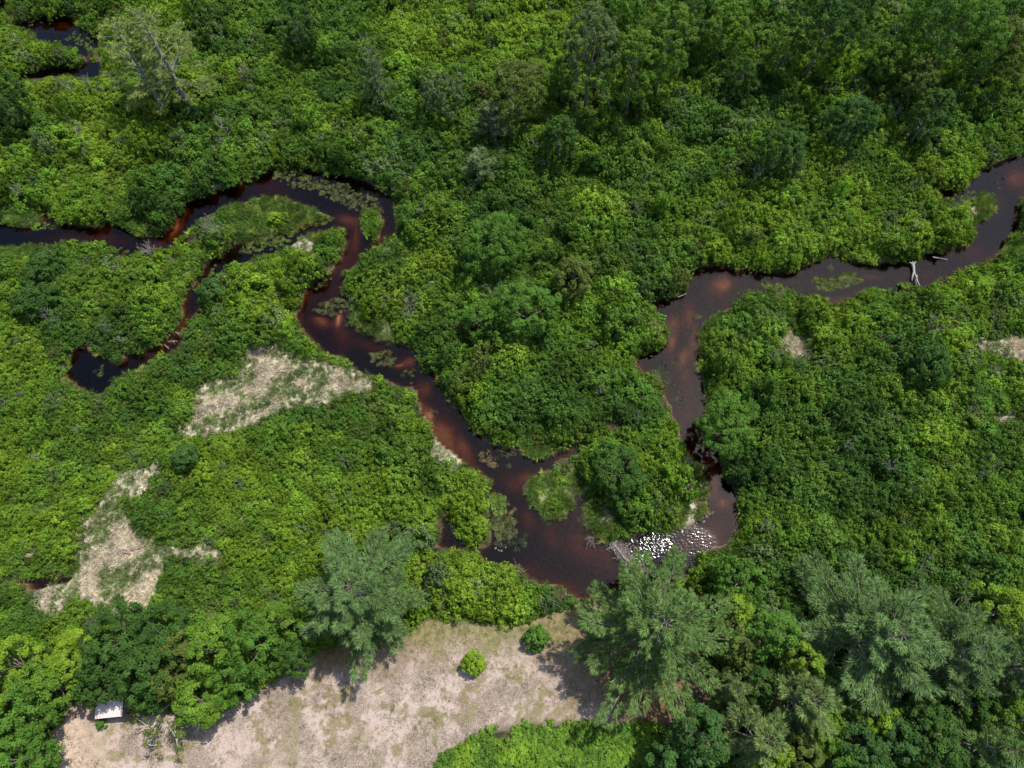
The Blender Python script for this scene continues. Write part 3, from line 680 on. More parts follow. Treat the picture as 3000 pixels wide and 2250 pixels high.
BROAD = [  # px, py, radius px, height, tint, name, label, group
    (255, 1385, 76, 9, 'dark', 'maple_tree', 'largest dark maple of the grove, bordering the straw patch', 'grove'), (338, 1368, 62, 9, 'dark', 'maple_tree', 'dark green maple of the grove nearest the olive maple', 'grove'),
    (222, 1458, 54, 7, 'dark', 'maple_tree', 'dark green maple overhanging the shed roof', None), (325, 1448, 66, 9, 'dark', 'maple_tree', 'large dark maple of the grove just behind the shed maples', 'grove'),
    (318, 1494, 42, 5.5, 'dark', 'maple_tree', 'dark maple overhanging the east end of the shed', None), (392, 1400, 42, 8, 'olive', 'maple_tree', 'olive brown maple between the dark grove and yellow maple', None),
    (470, 1400, 66, 9, 'fresh', 'maple_tree', 'yellow-green maple in the grove along the clearing', None), (548, 1395, 66, 9, 'green', 'maple_tree', 'fresh green maple at the east end of the grove', None),
    (505, 1462, 50, 7, 'green', 'maple_tree', 'fresh green low maple leaning over the clearing edge', None), (440, 1505, 62, 7, 'fresh', 'maple_tree', 'bright green maple over the white birch stems', None),
    (372, 1475, 40, 7, 'olive', 'maple_tree', 'dull olive maple wedged in front of the dark grove', None), (605, 1345, 45, 7, 'mid', 'maple_tree', 'green young maple west of the clearing pine', None), (630, 1420, 40, 6, 'dark', 'maple_tree', 'shaded small maple under the clearing pine', None),
    (45, 1560, 72, 10, 'green', 'maple_tree', 'fresh green maple at the sandy track, north of its twin', None), (62, 1640, 66, 10, 'green', 'maple_tree', 'fresh green maple at the bottom of the sandy track', None), (-20, 1630, 70, 10, 'green', 'maple_tree', 'green maple west of the sandy track', None),
    (105, 1485, 58, 8, 'mid', 'maple_tree', 'light green feathery maple north of the sandy track', None), (28, 1440, 60, 9, 'bright', 'maple_tree', 'yellow-green maple in the west wood margin', None), (152, 1440, 44, 7, 'bright', 'maple_tree', 'yellow-green slim maple beside the dark grove', None), (158, 1385, 26, 5, 'lime', 'maple_tree', 'lime green sapling at the north-west of the dark grove', None), (40, 1500, 50, 8, 'bright', 'maple_tree', 'yellow-green maple above the fresh green maple', None),
    (1664, 1372, 50, 11, 'green', 'maple_tree', 'bright green maple, taller of the twin maples beside the broad pine', None), (1726, 1428, 40, 10, 'bright', 'maple_tree', 'bright green maple, smaller of the twin maples beside the broad pine', None),
    (1601, 1256, 52, 7, 'green', 'maple_tree', 'round green maple east of the huge dam-side pine', None), (1588, 1388, 46, 9, 'olive', 'maple_tree', 'olive maple with reddish top behind the huge pine', None), (1592, 1325, 34, 7, 'bright', 'maple_tree', 'yellow-green sapling above the olive maple', None),
    (1872, 1545, 44, 9, 'bright', 'maple_tree', 'bright green maple under the broadest woodland pine', None), (1850, 1616, 56, 9, 'blue', 'maple_tree', 'blue-green maple between the olive and bright green maples of the southern wood', 'southern blue-green maples'), (2005, 1612, 66, 10, 'dark', 'maple_tree', 'dark round maple in the southern wood', None),
    (1508, 1585, 62, 10, 'blue', 'maple_tree', 'dark blue-green maple beside the fern patch', None), (1728, 1628, 42, 8, 'olive', 'maple_tree', 'olive maple at the southern border of the wood', None), (1660, 1630, 40, 8, 'bright', 'maple_tree', 'yellow-green maple tucked behind the yellow-green pine', None), (1800, 1650, 46, 8, 'green', 'maple_tree', 'green maple south of the blue-green maples', None),
    (1930, 1600, 50, 9, 'blue', 'maple_tree', 'blue-green maple beside the dark round maple in the southern wood', 'southern blue-green maples'), (2168, 1322, 58, 8, 'bright', 'maple_tree', 'bright green maple at the eastern wood margin', None), (2200, 1560, 60, 10, 'mid', 'maple_tree', 'green maple below the shaded eastern pine', None), (1445, 1640, 40, 7, 'blue', 'maple_tree', 'shaded maple bordering the fern patch', None), (1780, 1570, 40, 8, 'mid', 'maple_tree', 'green maple south of the yellowish pine', None), (2100, 1530, 46, 8, 'dark', 'maple_tree', 'shadowed maple between the woodland pines', None), (1640, 1480, 40, 8, 'dark', 'maple_tree', 'shadowed maple west of the yellowish pine', None), (1990, 1540, 44, 8, 'dark', 'maple_tree', 'shadowed maple south of the dark green pine', None), (1775, 1480, 40, 8, 'dark', 'maple_tree', 'shadowed maple beneath the broad pine', None),
    (1137, 665, 66, 8, 'green', 'maple_tree', 'big round maple on the central peninsula', None), (1068, 525, 68, 9, 'green', 'maple_tree', 'big dense maple north of the round peninsula maple', None), (1040, 685, 38, 6, 'green', 'maple_tree', 'small maple west of the round peninsula maple', None), (1236, 600, 44, 6.5, 'olive', 'maple_tree', 'olive maple east of the round peninsula maple', None),
    (1572, 915, 66, 8, 'green', 'maple_tree', 'round maple overhanging the eastern stream with a dark shadow on water', None), (1338, 1020, 58, 5.5, 'dark', 'alder_tree', 'dark tall alder on the island above the dam', None), (1312, 985, 34, 4, 'mid', 'alder_tree', 'mid green alder at the north of the island', None), (2008, 790, 44, 6.5, 'dark', 'maple_tree', 'dark round maple alone in the eastern marsh', None),
    (88, 580, 30, 4.5, 'dark', 'alder_tree', 'grey-dark round alder in the western marsh', None), (75, 648, 40, 4.5, 'dark', 'alder_tree', 'low dark alder south of the grey-dark alder', None), (455, 626, 25, 3.5, 'blue', 'alder_tree', 'round blue-green alder beside the creek', None), (400, 985, 24, 3.5, 'dark', 'alder_tree', 'dark alder at the south of the straw patch', None),
    (1278, 110, 58, 14, 'grey', 'poplar_tree', 'tall grey-green poplar in the upper thicket', None), (1368, 150, 62, 12, 'mid', 'poplar_tree', 'tall mid green poplar beside the grey-green one', None), (1440, 95, 60, 13, 'mid', 'poplar_tree', 'tall green poplar upslope of the mid green poplar', None), (1335, 35, 45, 10, 'green', 'poplar_tree', 'green poplar behind the grey-green poplar', None),
    (1112, 200, 66, 9, 'olive', 'maple_tree', 'olive broad maple beside the white dead stem', None), (955, 205, 44, 7, 'grey', 'birch_tree', 'thin grey-green birch by the white dead stem', None), (1212, 300, 40, 7, 'dark', 'maple_tree', 'dark maple below the tall poplars', None), (1215, 170, 30, 7, 'mid', 'maple_tree', 'green maple between olive maple and poplars', None),
    (1800, 40, 76, 14, 'dark', 'maple_tree', 'very dark tall maple in the upper thicket', None), (2060, 60, 92, 13, 'green', 'maple_tree', 'broad green maple in the upper eastern thicket', None), (2160, 110, 64, 10, 'olive', 'maple_tree', 'olive maple at the side of the broad green maple', None), (1985, 175, 38, 8, 'olive', 'maple_tree', 'slim olive maple below the broad green maple', None), (2012, 245, 44, 8, 'dark', 'maple_tree', 'dark maple below the slim olive maple', None),
    (1840, 265, 46, 8, 'blue', 'maple_tree', 'blue-green maple in the upper eastern thicket', None), (1690, 330, 48, 7.5, 'dark', 'maple_tree', 'dark maple south-west of the blue-green maple', None), (1600, 165, 30, 6, 'dark', 'maple_tree', 'small dark maple among the upper shrubs', None), (2195, 30, 60, 10, 'green', 'maple_tree', 'green maple north-east of the broad green maple', None),
    (1490, 20, 55, 10, 'dark', 'maple_tree', 'dark maple at the head of the poplar stand', None), (1570, 60, 50, 9, 'mid', 'maple_tree', 'green maple east of the poplar stand', None), (8, 215, 50, 8, 'dark', 'maple_tree', 'dark maple by the upper western backwater', None), (640, 60, 40, 7, 'dark', 'alder_tree', 'dark alder north-east of the old pines', None), (1690, 120, 40, 7, 'mid', 'maple_tree', 'green maple west of the very dark maple', None), (1920, 130, 44, 7, 'mid', 'maple_tree', 'green maple between very dark and broad green maples', None),
]
for i, (px, py, rp, h, tn, nm, lab, grp) in enumerate(BROAD):
    R = rp * px_m(px, py, h * .6)
    mesh, sxy, sz = broad(R, h, i)
    put_tree(nm, lab, mesh, px, py, h * (1.2 if py < 420 else 1), i * 2.3, np.array(TINT[tn]) * (.88 if py < 420 else .95), grp and {'grove': 'dark maples of the grove by the shed'}.get(grp, grp), sxy, sz * (1.2 if py < 420 else 1), .62, rad=R)

# leaning white birches over the clearing
def birch(name, label, base, top, h, seed):
    r = np.random.default_rng(seed)
    x, y = p2g(base[0], base[1], .8); x, y = float(x), float(y); z = float(gz(x, y))
    tx, ty = p2g(top[0], top[1], h)
    d = np.array([float(tx) - x, float(ty) - y, h - z])
    t = np.linspace(0, 1, 8)[:, None]
    P = d * t * np.array([1, 1, 0]) * (.35 * t + .65 * t ** 2) / np.maximum(t, 1e-6) + np.array([0, 0, 1]) * d[2] * np.sin(t * math.pi / 2 * .92) / math.sin(math.pi / 2 * .92)
    P[0] = 0
    paths = [(P, np.linspace(.11, .02, 8))]
    cs = []
    for k in range(13):
        f = r.uniform(.35, 1.0); b0 = np.array([np.interp(f, t[:, 0], P[:, c]) for c in range(3)])
        e = b0 + np.array([r.normal(0, .9), r.normal(0, .9), r.uniform(.0, .5)]) * (1.2 - f * .6)
        paths.append((wobble(b0, e, 4, .05, r), np.linspace(.03, .008, 4))); cs += [e, (e + b0) / 2 + r.normal(0, .2, 3)]
    cs = np.array(cs)
    root = link(name, None); root.location = (x, y, z - .05); tag(root, label, 'tree', 'white birches leaning over the clearing')
    link('trunk', tubes('trunk', paths, M_BIRCH, 6), root)
    tag(link('crown', clumped(r, cs, np.full(len(cs), .42), 16, .11, 'crown', M_LEAF, unit(cs - cs.mean(0))), root), tint=TINT['olive'])
birch('birch_tree', 'thin white birch bowed far over the clearing', (372, 1515), (316, 1614), 5.0, 3)
birch('birch_tree', 'straighter thin white birch leaning over the clearing', (395, 1530), (384, 1614), 5.0, 4)

# standing dead stems
def snag(name, label, base, top, seed, rad=.11, mat=None, fork=4, grp=None):
    r = np.random.default_rng(seed)
    x, y = (float(v) for v in p2g(base[0], base[1], .4))
    hs = np.linspace(1, 25, 300); q = g2p(np.full(300, x), np.full(300, y), hs)
    h = float(hs[np.argmin(np.hypot(q[1] - top[1], 0))])
    tx, ty = (float(v) for v in p2g(top[0], top[1], h))
    e = np.array([tx - x, ty - y, h])
    root = link(name, None); root.location = (x, y, float(gz(x, y)) - .1); tag(root, label, 'dead tree', grp)
    link('trunk', tubes('trunk', [(wobble((0, 0, 0), e, 6, .1, r), np.linspace(rad, rad * .35, 6))], mat or M_PALE, 6), root)
    for k in range(fork):
        f = r.uniform(.5, .95); b0 = e * f
        link('branch', tubes('branch', [(wobble(b0, b0 + np.array([r.normal(0, .9), r.normal(0, .9), r.uniform(.5, 1.6)]), 4, .08, r), np.linspace(rad * .4, .012, 4))], mat or M_PALE, 5), root)
    return root
snag('dead_birch', 'single white dead stem with forked top standing in the thicket', T(12, "782,655")[0], T(12, "772,480")[0], 5, .13)
snag('dead_birch', 'pale leaning dead stem below the tall poplars', T(12, "1762,775")[0], T(12, "1705,600")[0], 6, .10, None, 2)
snag('dead_birch', 'short pale dead stem beside the leaning one below the poplars', T(12, "1700,690")[0], T(12, "1688,600")[0], 7, .07, None, 1)
snag('dead_tree', 'grey dead stem north of the old pines', T(11, "1570,70")[0], T(11, "1540,-20")[0], 8, .12, None, 5)

# lone bushes with stems
def bush(name, label, px, py, rp, h, tn, seed, n=76):
    r = np.random.default_rng(seed)
    x, y = (float(v) for v in p2g(px, py, h * .5 + .5)); R = rp * px_m(px, py, 1.)
    root = link(name, None); root.location = (x, y, float(gz(x, y)) - .03); root.rotation_euler = (0, 0, seed)
    tag(root, label, 'bush')
    th, u = r.random(n) * 6.283, r.random(n)
    q = np.sqrt(1 - (u * .96) ** 2) * r.uniform(.7, 1.03, n)
    cen = np.stack([R * q * np.cos(th), R * q * np.sin(th), .15 * h + .78 * h * u], 1)
    cen = np.concatenate([cen, np.stack([R * r.normal(0, .3, 16), R * r.normal(0, .3, 16), h * r.uniform(.5, .9, 16)], 1)]); n += 16
    tag(link('foliage', clumped(r, cen, r.uniform(.2, .36, n) * (.3 + .32 * R), 30, .11, 'foliage', M_LEAF, unit(cen)), root), tint=TINT[tn])
    for a in r.random(5) * 6.283:
        link('stem', tubes('stem', [(wobble((0, 0, -.1), (.5 * R * math.cos(a), .5 * R * math.sin(a), .8 * h), 4, .05, r), np.linspace(.05, .015, 4))], M_BARK, 5), root)
    TREES.append((x, y, R, h, px, py))
bush('round_bush', 'bright lime round bush alone on the dry clearing', 1023, 1432, 27, 2.4, 'lime', 21)
bush('round_bush', 'green round bush on the clearing beside the pine shadow', 1160, 1378, 28, 2.6, 'green', 22)
bush('round_bush', 'bright round bush alone on the grassy spit', *T(1, "378,690")[0], 17, 1.5, 'bright', 23)
bush('small_bush', 'small green bush in front of the shed roof', *T(31, "665,1372")[0], 10, 1.2, 'green', 24, 20)
bush('small_bush', 'tiny green bush standing in the stream shallows', *T(8, "165,1180")[0], 8, .9, 'bright', 25, 16)
bush('small_bush', 'low green bush beside the forked driftwood', *T(8, "965,1410")[0], 17, 1.3, 'mid', 26, 24)

# ------------------------------------------------------------------ shrub thicket
LIME = [(30, 120, 80), (80, 190, 70), (230, 130, 50), (420, 120, 60), (640, 470, 60), (60, 560, 50), (180, 560, 60), (110, 1030, 110), (60, 1200, 120), (30, 1400, 80), (560, 1230, 130), (700, 1130, 90), (1010, 900, 70), (1130, 30, 160), (860, 70, 100), (1010, 1240, 100),
        (2120, 590, 130), (1640, 1120, 60), (1250, 120, 60), (300, 250, 110), (230, 340, 60), (1640, 470, 150), (1750, 560, 120), (2080, 900, 70), (590, 600, 90), (330, 640, 70), (1210, 1060, 50), (980, 1290, 70), (480, 1010, 80), (1900, 560, 60), (130, 480, 80), (2040, 330, 90)]
DARK = [(1050, 560, 130), (1270, 660, 130), (1850, 950, 240), (1950, 1180, 260), (1560, 240, 240), (430, 330, 100), (330, 390, 110), (680, 140, 130), (90, 620, 60), (210, 690, 90), (1120, 420, 160), (900, 300, 140), (620, 1000, 120), (1200, 840, 110), (340, 1120, 120), (1680, 1250, 150), (2100, 200, 150), (540, 250, 120)]
def leaf_tone(px, py, x, y, r):  # leaf tone by position: lime and dark spots plus noise
    f = sum(np.exp(-(((px - a) ** 2 + (py - b) ** 2) / (c * c))) for a, b, c in LIME)
    g = sum(np.exp(-(((px - a) ** 2 + (py - b) ** 2) / (c * c))) for a, b, c in DARK)
    s = .08 + .60 * f - .42 * g + 1.5 * (vnoise(x, y, 7., 31) - .5) + 1.2 * (vnoise(x, y, 2.6, 32) - .5) + .22 * r.normal(size=np.shape(px))
    return s
PAL = np.array([TINT['dark'], (.068, .136, .021), TINT['mid'], (.118, .205, .021), TINT['bright']])
def shade(s, r):
    v = np.clip(s * 2.2 + 2.0, 0, 3.999)
    i = v.astype(int); f = (v - i)[:, None]
    c = PAL[i] * (1 - f) + PAL[np.minimum(i + 1, 4)] * f
    gm_ = r.random(len(s))
    c = np.where((gm_ < .04)[:, None], np.array(TINT['grey']), c); c = np.where((gm_ > .975)[:, None], np.array(TINT['olive']), c)
    return c * (1 + .18 * r.normal(size=(len(s), 1))) * (1 + .03 * r.normal(size=(len(s), 3)))

def jitter(step, x0=-128, x1=128, y0=-26, y1=140, r=rng):
    X, Y = np.meshgrid(np.arange(x0, x1, step), np.arange(y0, y1, step * .9))
    X = X + (np.arange(X.shape[0]) % 2)[:, None] * step * .5
    X = X + r.uniform(-.42, .42, X.shape) * step; Y = Y + r.uniform(-.42, .42, Y.shape) * step
    X, Y = X.ravel(), Y.ravel()
    px, py, _ = g2p(X, Y, 0.)
    k = (px > -420) & (px < 2640) & (py > -290) & (py < 1990)
    return X[k], Y[k]

GNI = {}
def scatter(name, label, protos, x, y, z, rot, scl, tint, idx, kind='stuff', tiltv=None):
    me = bpy.data.meshes.new(name); n = len(x)
    me.vertices.add(n); me.vertices.foreach_set('co', np.stack([x, y, z], 1).astype(np.float32).ravel())
    def at(nm, ty, v, key):
        a = me.attributes.new(nm, ty, 'POINT'); a.data.foreach_set(key, np.ascontiguousarray(v).ravel())
    at('tint', 'FLOAT_COLOR', np.concatenate([np.clip(tint, .004, .8), np.ones((n, 1))], 1).astype(np.float32), 'color')
    at('idx', 'INT', np.asarray(idx, np.int32), 'value')
    rv = np.zeros((n, 3), np.float32); rv[:, 2] = rot
    if tiltv is not None: rv[:, :2] = tiltv
    at('rot', 'FLOAT_VECTOR', rv, 'vector'); at('scl', 'FLOAT_VECTOR', np.asarray(scl, np.float32), 'vector')
    col = bpy.data.collections.new(name + '_pieces')
    for i, p in enumerate(protos):
        col.objects.link(bpy.data.objects.new(f'{name}_piece_{i:02d}', p))
    g = bpy.data.node_groups.new(name + '_scatter', 'GeometryNodeTree')
    for io in ('INPUT', 'OUTPUT'): g.interface.new_socket('Geometry', in_out=io, socket_type='NodeSocketGeometry')
    N, L = g.nodes.new, g.links.new
    gi, go, ip, ci = N('NodeGroupInput'), N('NodeGroupOutput'), N('GeometryNodeInstanceOnPoints'), N('GeometryNodeCollectionInfo')
    ci.inputs['Collection'].default_value = col; ci.inputs['Separate Children'].default_value = True; ci.inputs['Reset Children'].default_value = True
    ip.inputs['Pick Instance'].default_value = True
    def na(nm, t):
        q = N('GeometryNodeInputNamedAttribute'); q.data_type = t; q.inputs['Name'].default_value = nm
        return [s for s in q.outputs if s.enabled and s.name == 'Attribute'][0]
    L(gi.outputs[0], ip.inputs['Points']); L(ci.outputs[0], ip.inputs['Instance']); L(na('idx', 'INT'), ip.inputs['Instance Index'])
    L(na('rot', 'FLOAT_VECTOR'), ip.inputs['Rotation']); L(na('scl', 'FLOAT_VECTOR'), ip.inputs['Scale']); L(ip.outputs[0], go.inputs[0])
    o = link(name, me)
    o.modifiers.new('scatter', 'NODES').node_group = g
    tag(o, label, kind=kind)
    return o

SX, SY = jitter(1.38)
spx, spy, _ = g2p(SX, SY, .4)
lowm = sm(1000 - spx, 0, 250) * sm(spy, 650, 800)            # the low western marsh
lowm = np.maximum(lowm, .6 * sm(spx, 2050, 2150) * sm(spy, 560, 640))
hgt = (2.35 - .95 * lowm) * rng.uniform(.7, 1.3, len(SX)) * (.5 + .55 * vnoise(SX, SY, 6., 40) + .5 * vnoise(SX, SY, 2.6, 41))
tallone = rng.random(len(SX)) < .05
hgt = np.where(tallone & (lowm < .4), hgt * 1.55, hgt)
rad = np.clip(.56 * hgt + .40, .6, 2.1) * rng.uniform(.8, 1.2, len(SX))
ok = ~look(water, spx, spy) & (look(wb1, spx, spy) < .42)
ok &= ~(look(field, spx, spy)) & ~(look(fern, spx, spy)) & (look(sedgeb2, spx, spy) < .45 + .9 * (rng.random(len(SX)) - .5))
md = look(meadow, spx, spy)
ok &= ~((vnoise(SX, SY, 4.2, 44) > .80 - .1 * (spx < 800)) & (lowm < .5))
ok &= ~(md & (rng.random(len(SX)) > .26))
# the crown, seen from the air, must not hide water, straw or field that the photograph shows open
fit = np.zeros(len(SX))
for f in (.42, .58, .78, 1.):
    wat, opn = np.zeros(len(SX)), np.zeros(len(SX))
    for zf, rf, n in ((.35, 1.12, 10), (.75, .85, 8), (1.0, .35, 4)):
        for k in range(n):
            a = (k + .5 * zf) * 2 * math.pi / n
            qx, qy, _ = g2p(SX + rf * rad * f * math.cos(a), SY + rf * rad * f * math.sin(a), .4 + hgt * (.35 + .65 * f) * zf)
            wat += look(water, qx, qy); opn += look(field, qx, qy) + .7 * look(sedge, qx, qy)
    fit = np.where((wat <= 0.) & (opn <= 4), f, fit)
ok &= fit > 0
rad = rad * np.maximum(fit, .4); hgt = hgt * (.35 + .65 * fit)
for (tx, ty, tr, th_, _, _) in TREES:
    ok &= np.hypot(SX - tx, SY - ty) > (.5 * tr if tr > 1.2 else .8 * tr)
SX, SY, hgt, rad = SX[ok], SY[ok], hgt[ok], rad[ok]
spx, spy, sd_ = g2p(SX, SY, .4 + hgt * .5)
small = look(meadow, *g2p(SX, SY, .4)[:2])
hgt = np.where(small, hgt * .5, hgt); rad = np.where(small, rad * .6, rad)
ssp = leaf_tone(spx, spy, SX, SY, rng)
stint = shade(ssp, rng)
lowk = sm(1000 - spx, 0, 250) * sm(spy, 650, 800)
fine = rng.random(len(SX)) < .38 + .5 * lowk + .5 * (vnoise(SX, SY, 6., 45) > .6)
sidx = np.where(fine, rng.integers(10, 16, len(SX)), rng.integers(0, 10, len(SX))); srot = rng.random(len(SX)) * 6.283
SZ = gz(SX, SY) - .05
radx, rady = rad * rng.uniform(.8, 1.2, len(SX)), rad * rng.uniform(.8, 1.2, len(SX))
radx, rady = np.minimum(radx, rad * 1.08), np.minimum(rady, rad * 1.08)
stilt = rng.normal(0, .13, (len(SX), 2))
# the 300 that show largest
inframe = (spx > 15) & (spx < 2197) & (spy > 15) & (spy < 1640)
hid = np.zeros(len(SX), bool)
for (tx, ty, tr, th_, tpx, tpy) in TREES:
    hid |= np.hypot(spx - tpx, spy - tpy) < tr * FPX / 75.
score = np.where(inframe & ~hid, rad * hgt ** .3 / sd_, 0)
big = np.zeros(len(SX), bool); big[np.argsort(-score)[:296]] = True

def place_of(px, py):
    if px > 1480 and py > 1180: return 'by the woodland pines', 'shrubs by the woodland pines'
    if 1120 < px < 1540 and 930 < py < 1190: return 'on the island above the dam', 'shrubs on the island above the dam'
    if 880 < px < 1300 and py > 1150: return 'between the pool and the clearing', 'shrubs between the pool and the clearing'
    if px < 1080 and py > 1180: return 'in the marsh north of the maple grove', 'shrubs in the marsh north of the grove'
    if px > 1500 and py > 600: return 'in the eastern marsh beside the stream', 'shrubs of the eastern marsh'
    if 850 < px < 1500 and 480 < py < 1000: return 'on the peninsula between the two stream arms', 'shrubs on the peninsula'
    if px < 1080 and py > 560: return 'in the western marsh by the straw patch', 'shrubs of the western marsh'
    return 'in the thicket beyond the stream', 'shrubs of the upper thicket'
ZONES = [('beside the huge dam-side pine', 1440, 1330, 200), ('by the broad woodland pine', 1830, 1270, 90), ('by the dark woodland pine', 2030, 1290, 90), ('amid the eastern marsh shrubs', 1880, 1080, 110), ('below the lone dark maple', 2060, 980, 110), ('at the eastern wood margin', 2150, 1300, 140), ('beside the round maple over the stream', 1570, 930, 130),
         ('round the dark lone maple', 2010, 800, 110), ('by the forked driftwood', 1960, 640, 100), ('at the confluence corner', 1600, 660, 90), ('along the eastern bank below the confluence', 1570, 780, 90), ('along the bank facing the dam island', 1620, 1080, 100),
         ('round the olive peninsula maple', 1240, 600, 90), ('round the big peninsula maple', 1120, 690, 120), ('at the peninsula tip', 1120, 920, 110), ('on the peninsula facing the confluence', 1390, 640, 110), ('by the oxbow bend', 900, 520, 110), ('on the dam island', 1360, 1050, 130),
         ('by the still pool', 1000, 1240, 110), ('beside the large clearing pine', 650, 1260, 130), ('north of the maple grove', 380, 1290, 150), ('by the southern straw patch', 250, 1150, 150), ('by the large straw patch', 520, 860, 170), ('along the creek and its pond', 330, 720, 170), ('by the grassy spit', 600, 560, 130),
         ('on the western arm bank', 200, 480, 200), ('round the old pines', 380, 200, 160), ('round the tall poplars', 1340, 180, 180), ('beyond the eastern arm', 1750, 480, 200), ('beside the upper dark maples', 1750, 280, 200)]
for i in np.nonzero(big)[0]:
    tone = ('very dark green', 'dark green', 'mid green', 'light green', 'yellow-green')[int(np.clip(ssp[i] * 2.2 + 2.5, 0, 4.99))]
    size = 'tall' if hgt[i] > 2.9 else ('rounded' if rad[i] > 1.5 else 'low')
    tex = 'fine-leaved' if sidx[i] >= 10 else 'broad-leaved'
    edge = 'overhanging the water ' if look(wb2, spx[i], spy[i] + 12) > .12 else ''
    grp = place_of(spx[i], spy[i])[1]
    zd = [math.hypot(spx[i] - zx, spy[i] - zy) / zr_ for _, zx, zy, zr_ in ZONES]
    w_ = ZONES[int(np.argmin(zd))][0]
    o = link('leafy_shrub', SHRUBS[sidx[i]])
    o.location = (SX[i], SY[i], SZ[i]); o.rotation_euler = (stilt[i, 0], stilt[i, 1], srot[i]); o.scale = (radx[i], rady[i], hgt[i])
    tag(o, f'{size} {tone} {tex} shrub {edge}{w_}', 'shrub', grp, tint=stint[i])
    s = link('stem', STEMS[i % 3], o)
rest = ~big
scatter('shrub_thicket', 'dense green wetland shrub thicket covering the marsh', SHRUBS, SX[rest], SY[rest], SZ[rest], srot[rest], np.stack([radx, rady, hgt], 1)[rest], stint[rest], sidx[rest], tiltv=stilt[rest])
print('shrubs', len(SX))

# grey dead twigs among the shrubs
def twig_mesh(seed):
    r = np.random.default_rng(seed); paths = []
    for a in r.random(7) * 6.283:
        e = np.array([.5 * math.cos(a) * r.uniform(.3, 1), .5 * math.sin(a) * r.uniform(.3, 1), r.uniform(.7, 1.1)])
        paths.append((wobble((0, 0, 0), e, 4, .04, r), np.linspace(.022, .007, 4)))
        paths += [(wobble(e * f, e * f + r.normal(0, .16, 3) + (0, 0, .1), 3, .02, r), np.linspace(.011, .005, 3)) for f in r.uniform(.4, .95, 5)]
    return tubes('dead_twig', paths, M_GREY, 4)
tw = (rng.random(len(SX)) < .05 * (vnoise(SX, SY, 5., 90) > .5) + .006) & (hgt > 1.2)
th_s = hgt[tw] * 1.22
scatter('dead_twigs', 'grey dead twigs poking out of the shrub thicket', [twig_mesh(i) for i in range(4)], SX[tw], SY[tw], SZ[tw], srot[tw], np.stack([th_s * .7, th_s * .7, th_s], 1), stint[tw], rng.integers(0, 4, tw.sum()))

# low leafy undergrowth that closes the gaps between shrubs
X, Y = jitter(.95)
px, py, _ = g2p(X, Y, .4)
k = ~look(water, px, py) & (look(wb1, px, py) < .16) & ~look(field, px, py) & ~look(fern, px, py) & (look(sedgeb, px, py) < .35) & ~look(meadow, px, py)
X, Y, px, py = X[k], Y[k], px[k], py[k]
s = leaf_tone(px, py, X, Y, rng); tn = shade(s + .1, rng)
sc_ = rng.uniform(.5, .8, len(X)); hh = rng.uniform(.5, 1.0, len(X))
scatter('undergrowth', 'low leafy undergrowth between the marsh shrubs', LOWS, X, Y, gz(X, Y) - .05, rng.random(len(X)) * 6.28, np.stack([sc_, sc_, hh], 1), tn, rng.integers(0, 4, len(X)))

# fern patch
FERNS = [shrub_mesh(320 + i, 9, 11, .26, (.2, .42)) for i in range(4)]
X, Y = jitter(.42, -30, 40, -26, 12)
px, py, _ = g2p(X, Y, .8)
k = look(fern, px + rng.normal(0, 5, len(X)), py + rng.normal(0, 5, len(X))) & (vnoise(X, Y, 1.3, 50) > .16)
X, Y = X[k], Y[k]
t = np.array((.115, .21, .024)) + (np.array(TINT['lime']) - np.array(TINT['green'])) * (vnoise(X, Y, 2., 51)[:, None] - .55)
t *= 1 + .15 * rng.normal(size=(len(X), 1))
s_ = rng.uniform(.24, .44, len(X))
scatter('fern_patch', 'bright green low fern patch bordering the dry clearing', FERNS, X, Y, gz(X, Y), rng.random(len(X)) * 6.28, np.stack([s_, s_, s_ * 1.0], 1), t, rng.integers(0, 4, len(X)))

# grasses ------------------------------------------------------------
X, Y = jitter(.46)
px, py, _ = g2p(X, Y, .4)
jx, jy = px + rng.normal(0, 14, len(X)), py + rng.normal(0, 14, len(X))
k = look(sedge, jx, jy) & (look(wb1, px, py) < .45)
X, Y, px, py = X[k], Y[k], px[k], py[k]
gf = vnoise(X, Y, 2.2, 60) + .35 * (vnoise(X, Y, .8, 61) - .5)
# the straw is greener east of the large patch
gf = gf + .38 * (1 - look(sedgeb2, px, py))
gf = gf + .18 * sm(px, 560, 640) * sm(950 - py, 0, 100) * (px < 850)
t = np.where((gf > .50)[:, None], np.array(TINT['reed']), np.where((gf > .44)[:, None], np.array(TINT['straw']), np.array(TINT['tan']))) * (1 + .16 * rng.normal(size=(len(X), 1)))
s_ = rng.uniform(.45, .85, len(X))
scatter('straw_sedge', 'pale straw coloured dead sedge tussocks with green shoots', TUFTS, X, Y, gz(X, Y) - .02, rng.random(len(X)) * 6.28, np.stack([s_, s_, s_ * rng.uniform(.45, .8, len(X))], 1), t, rng.integers(0, 5, len(X)), tiltv=rng.normal(0, .25, (len(X), 2)))

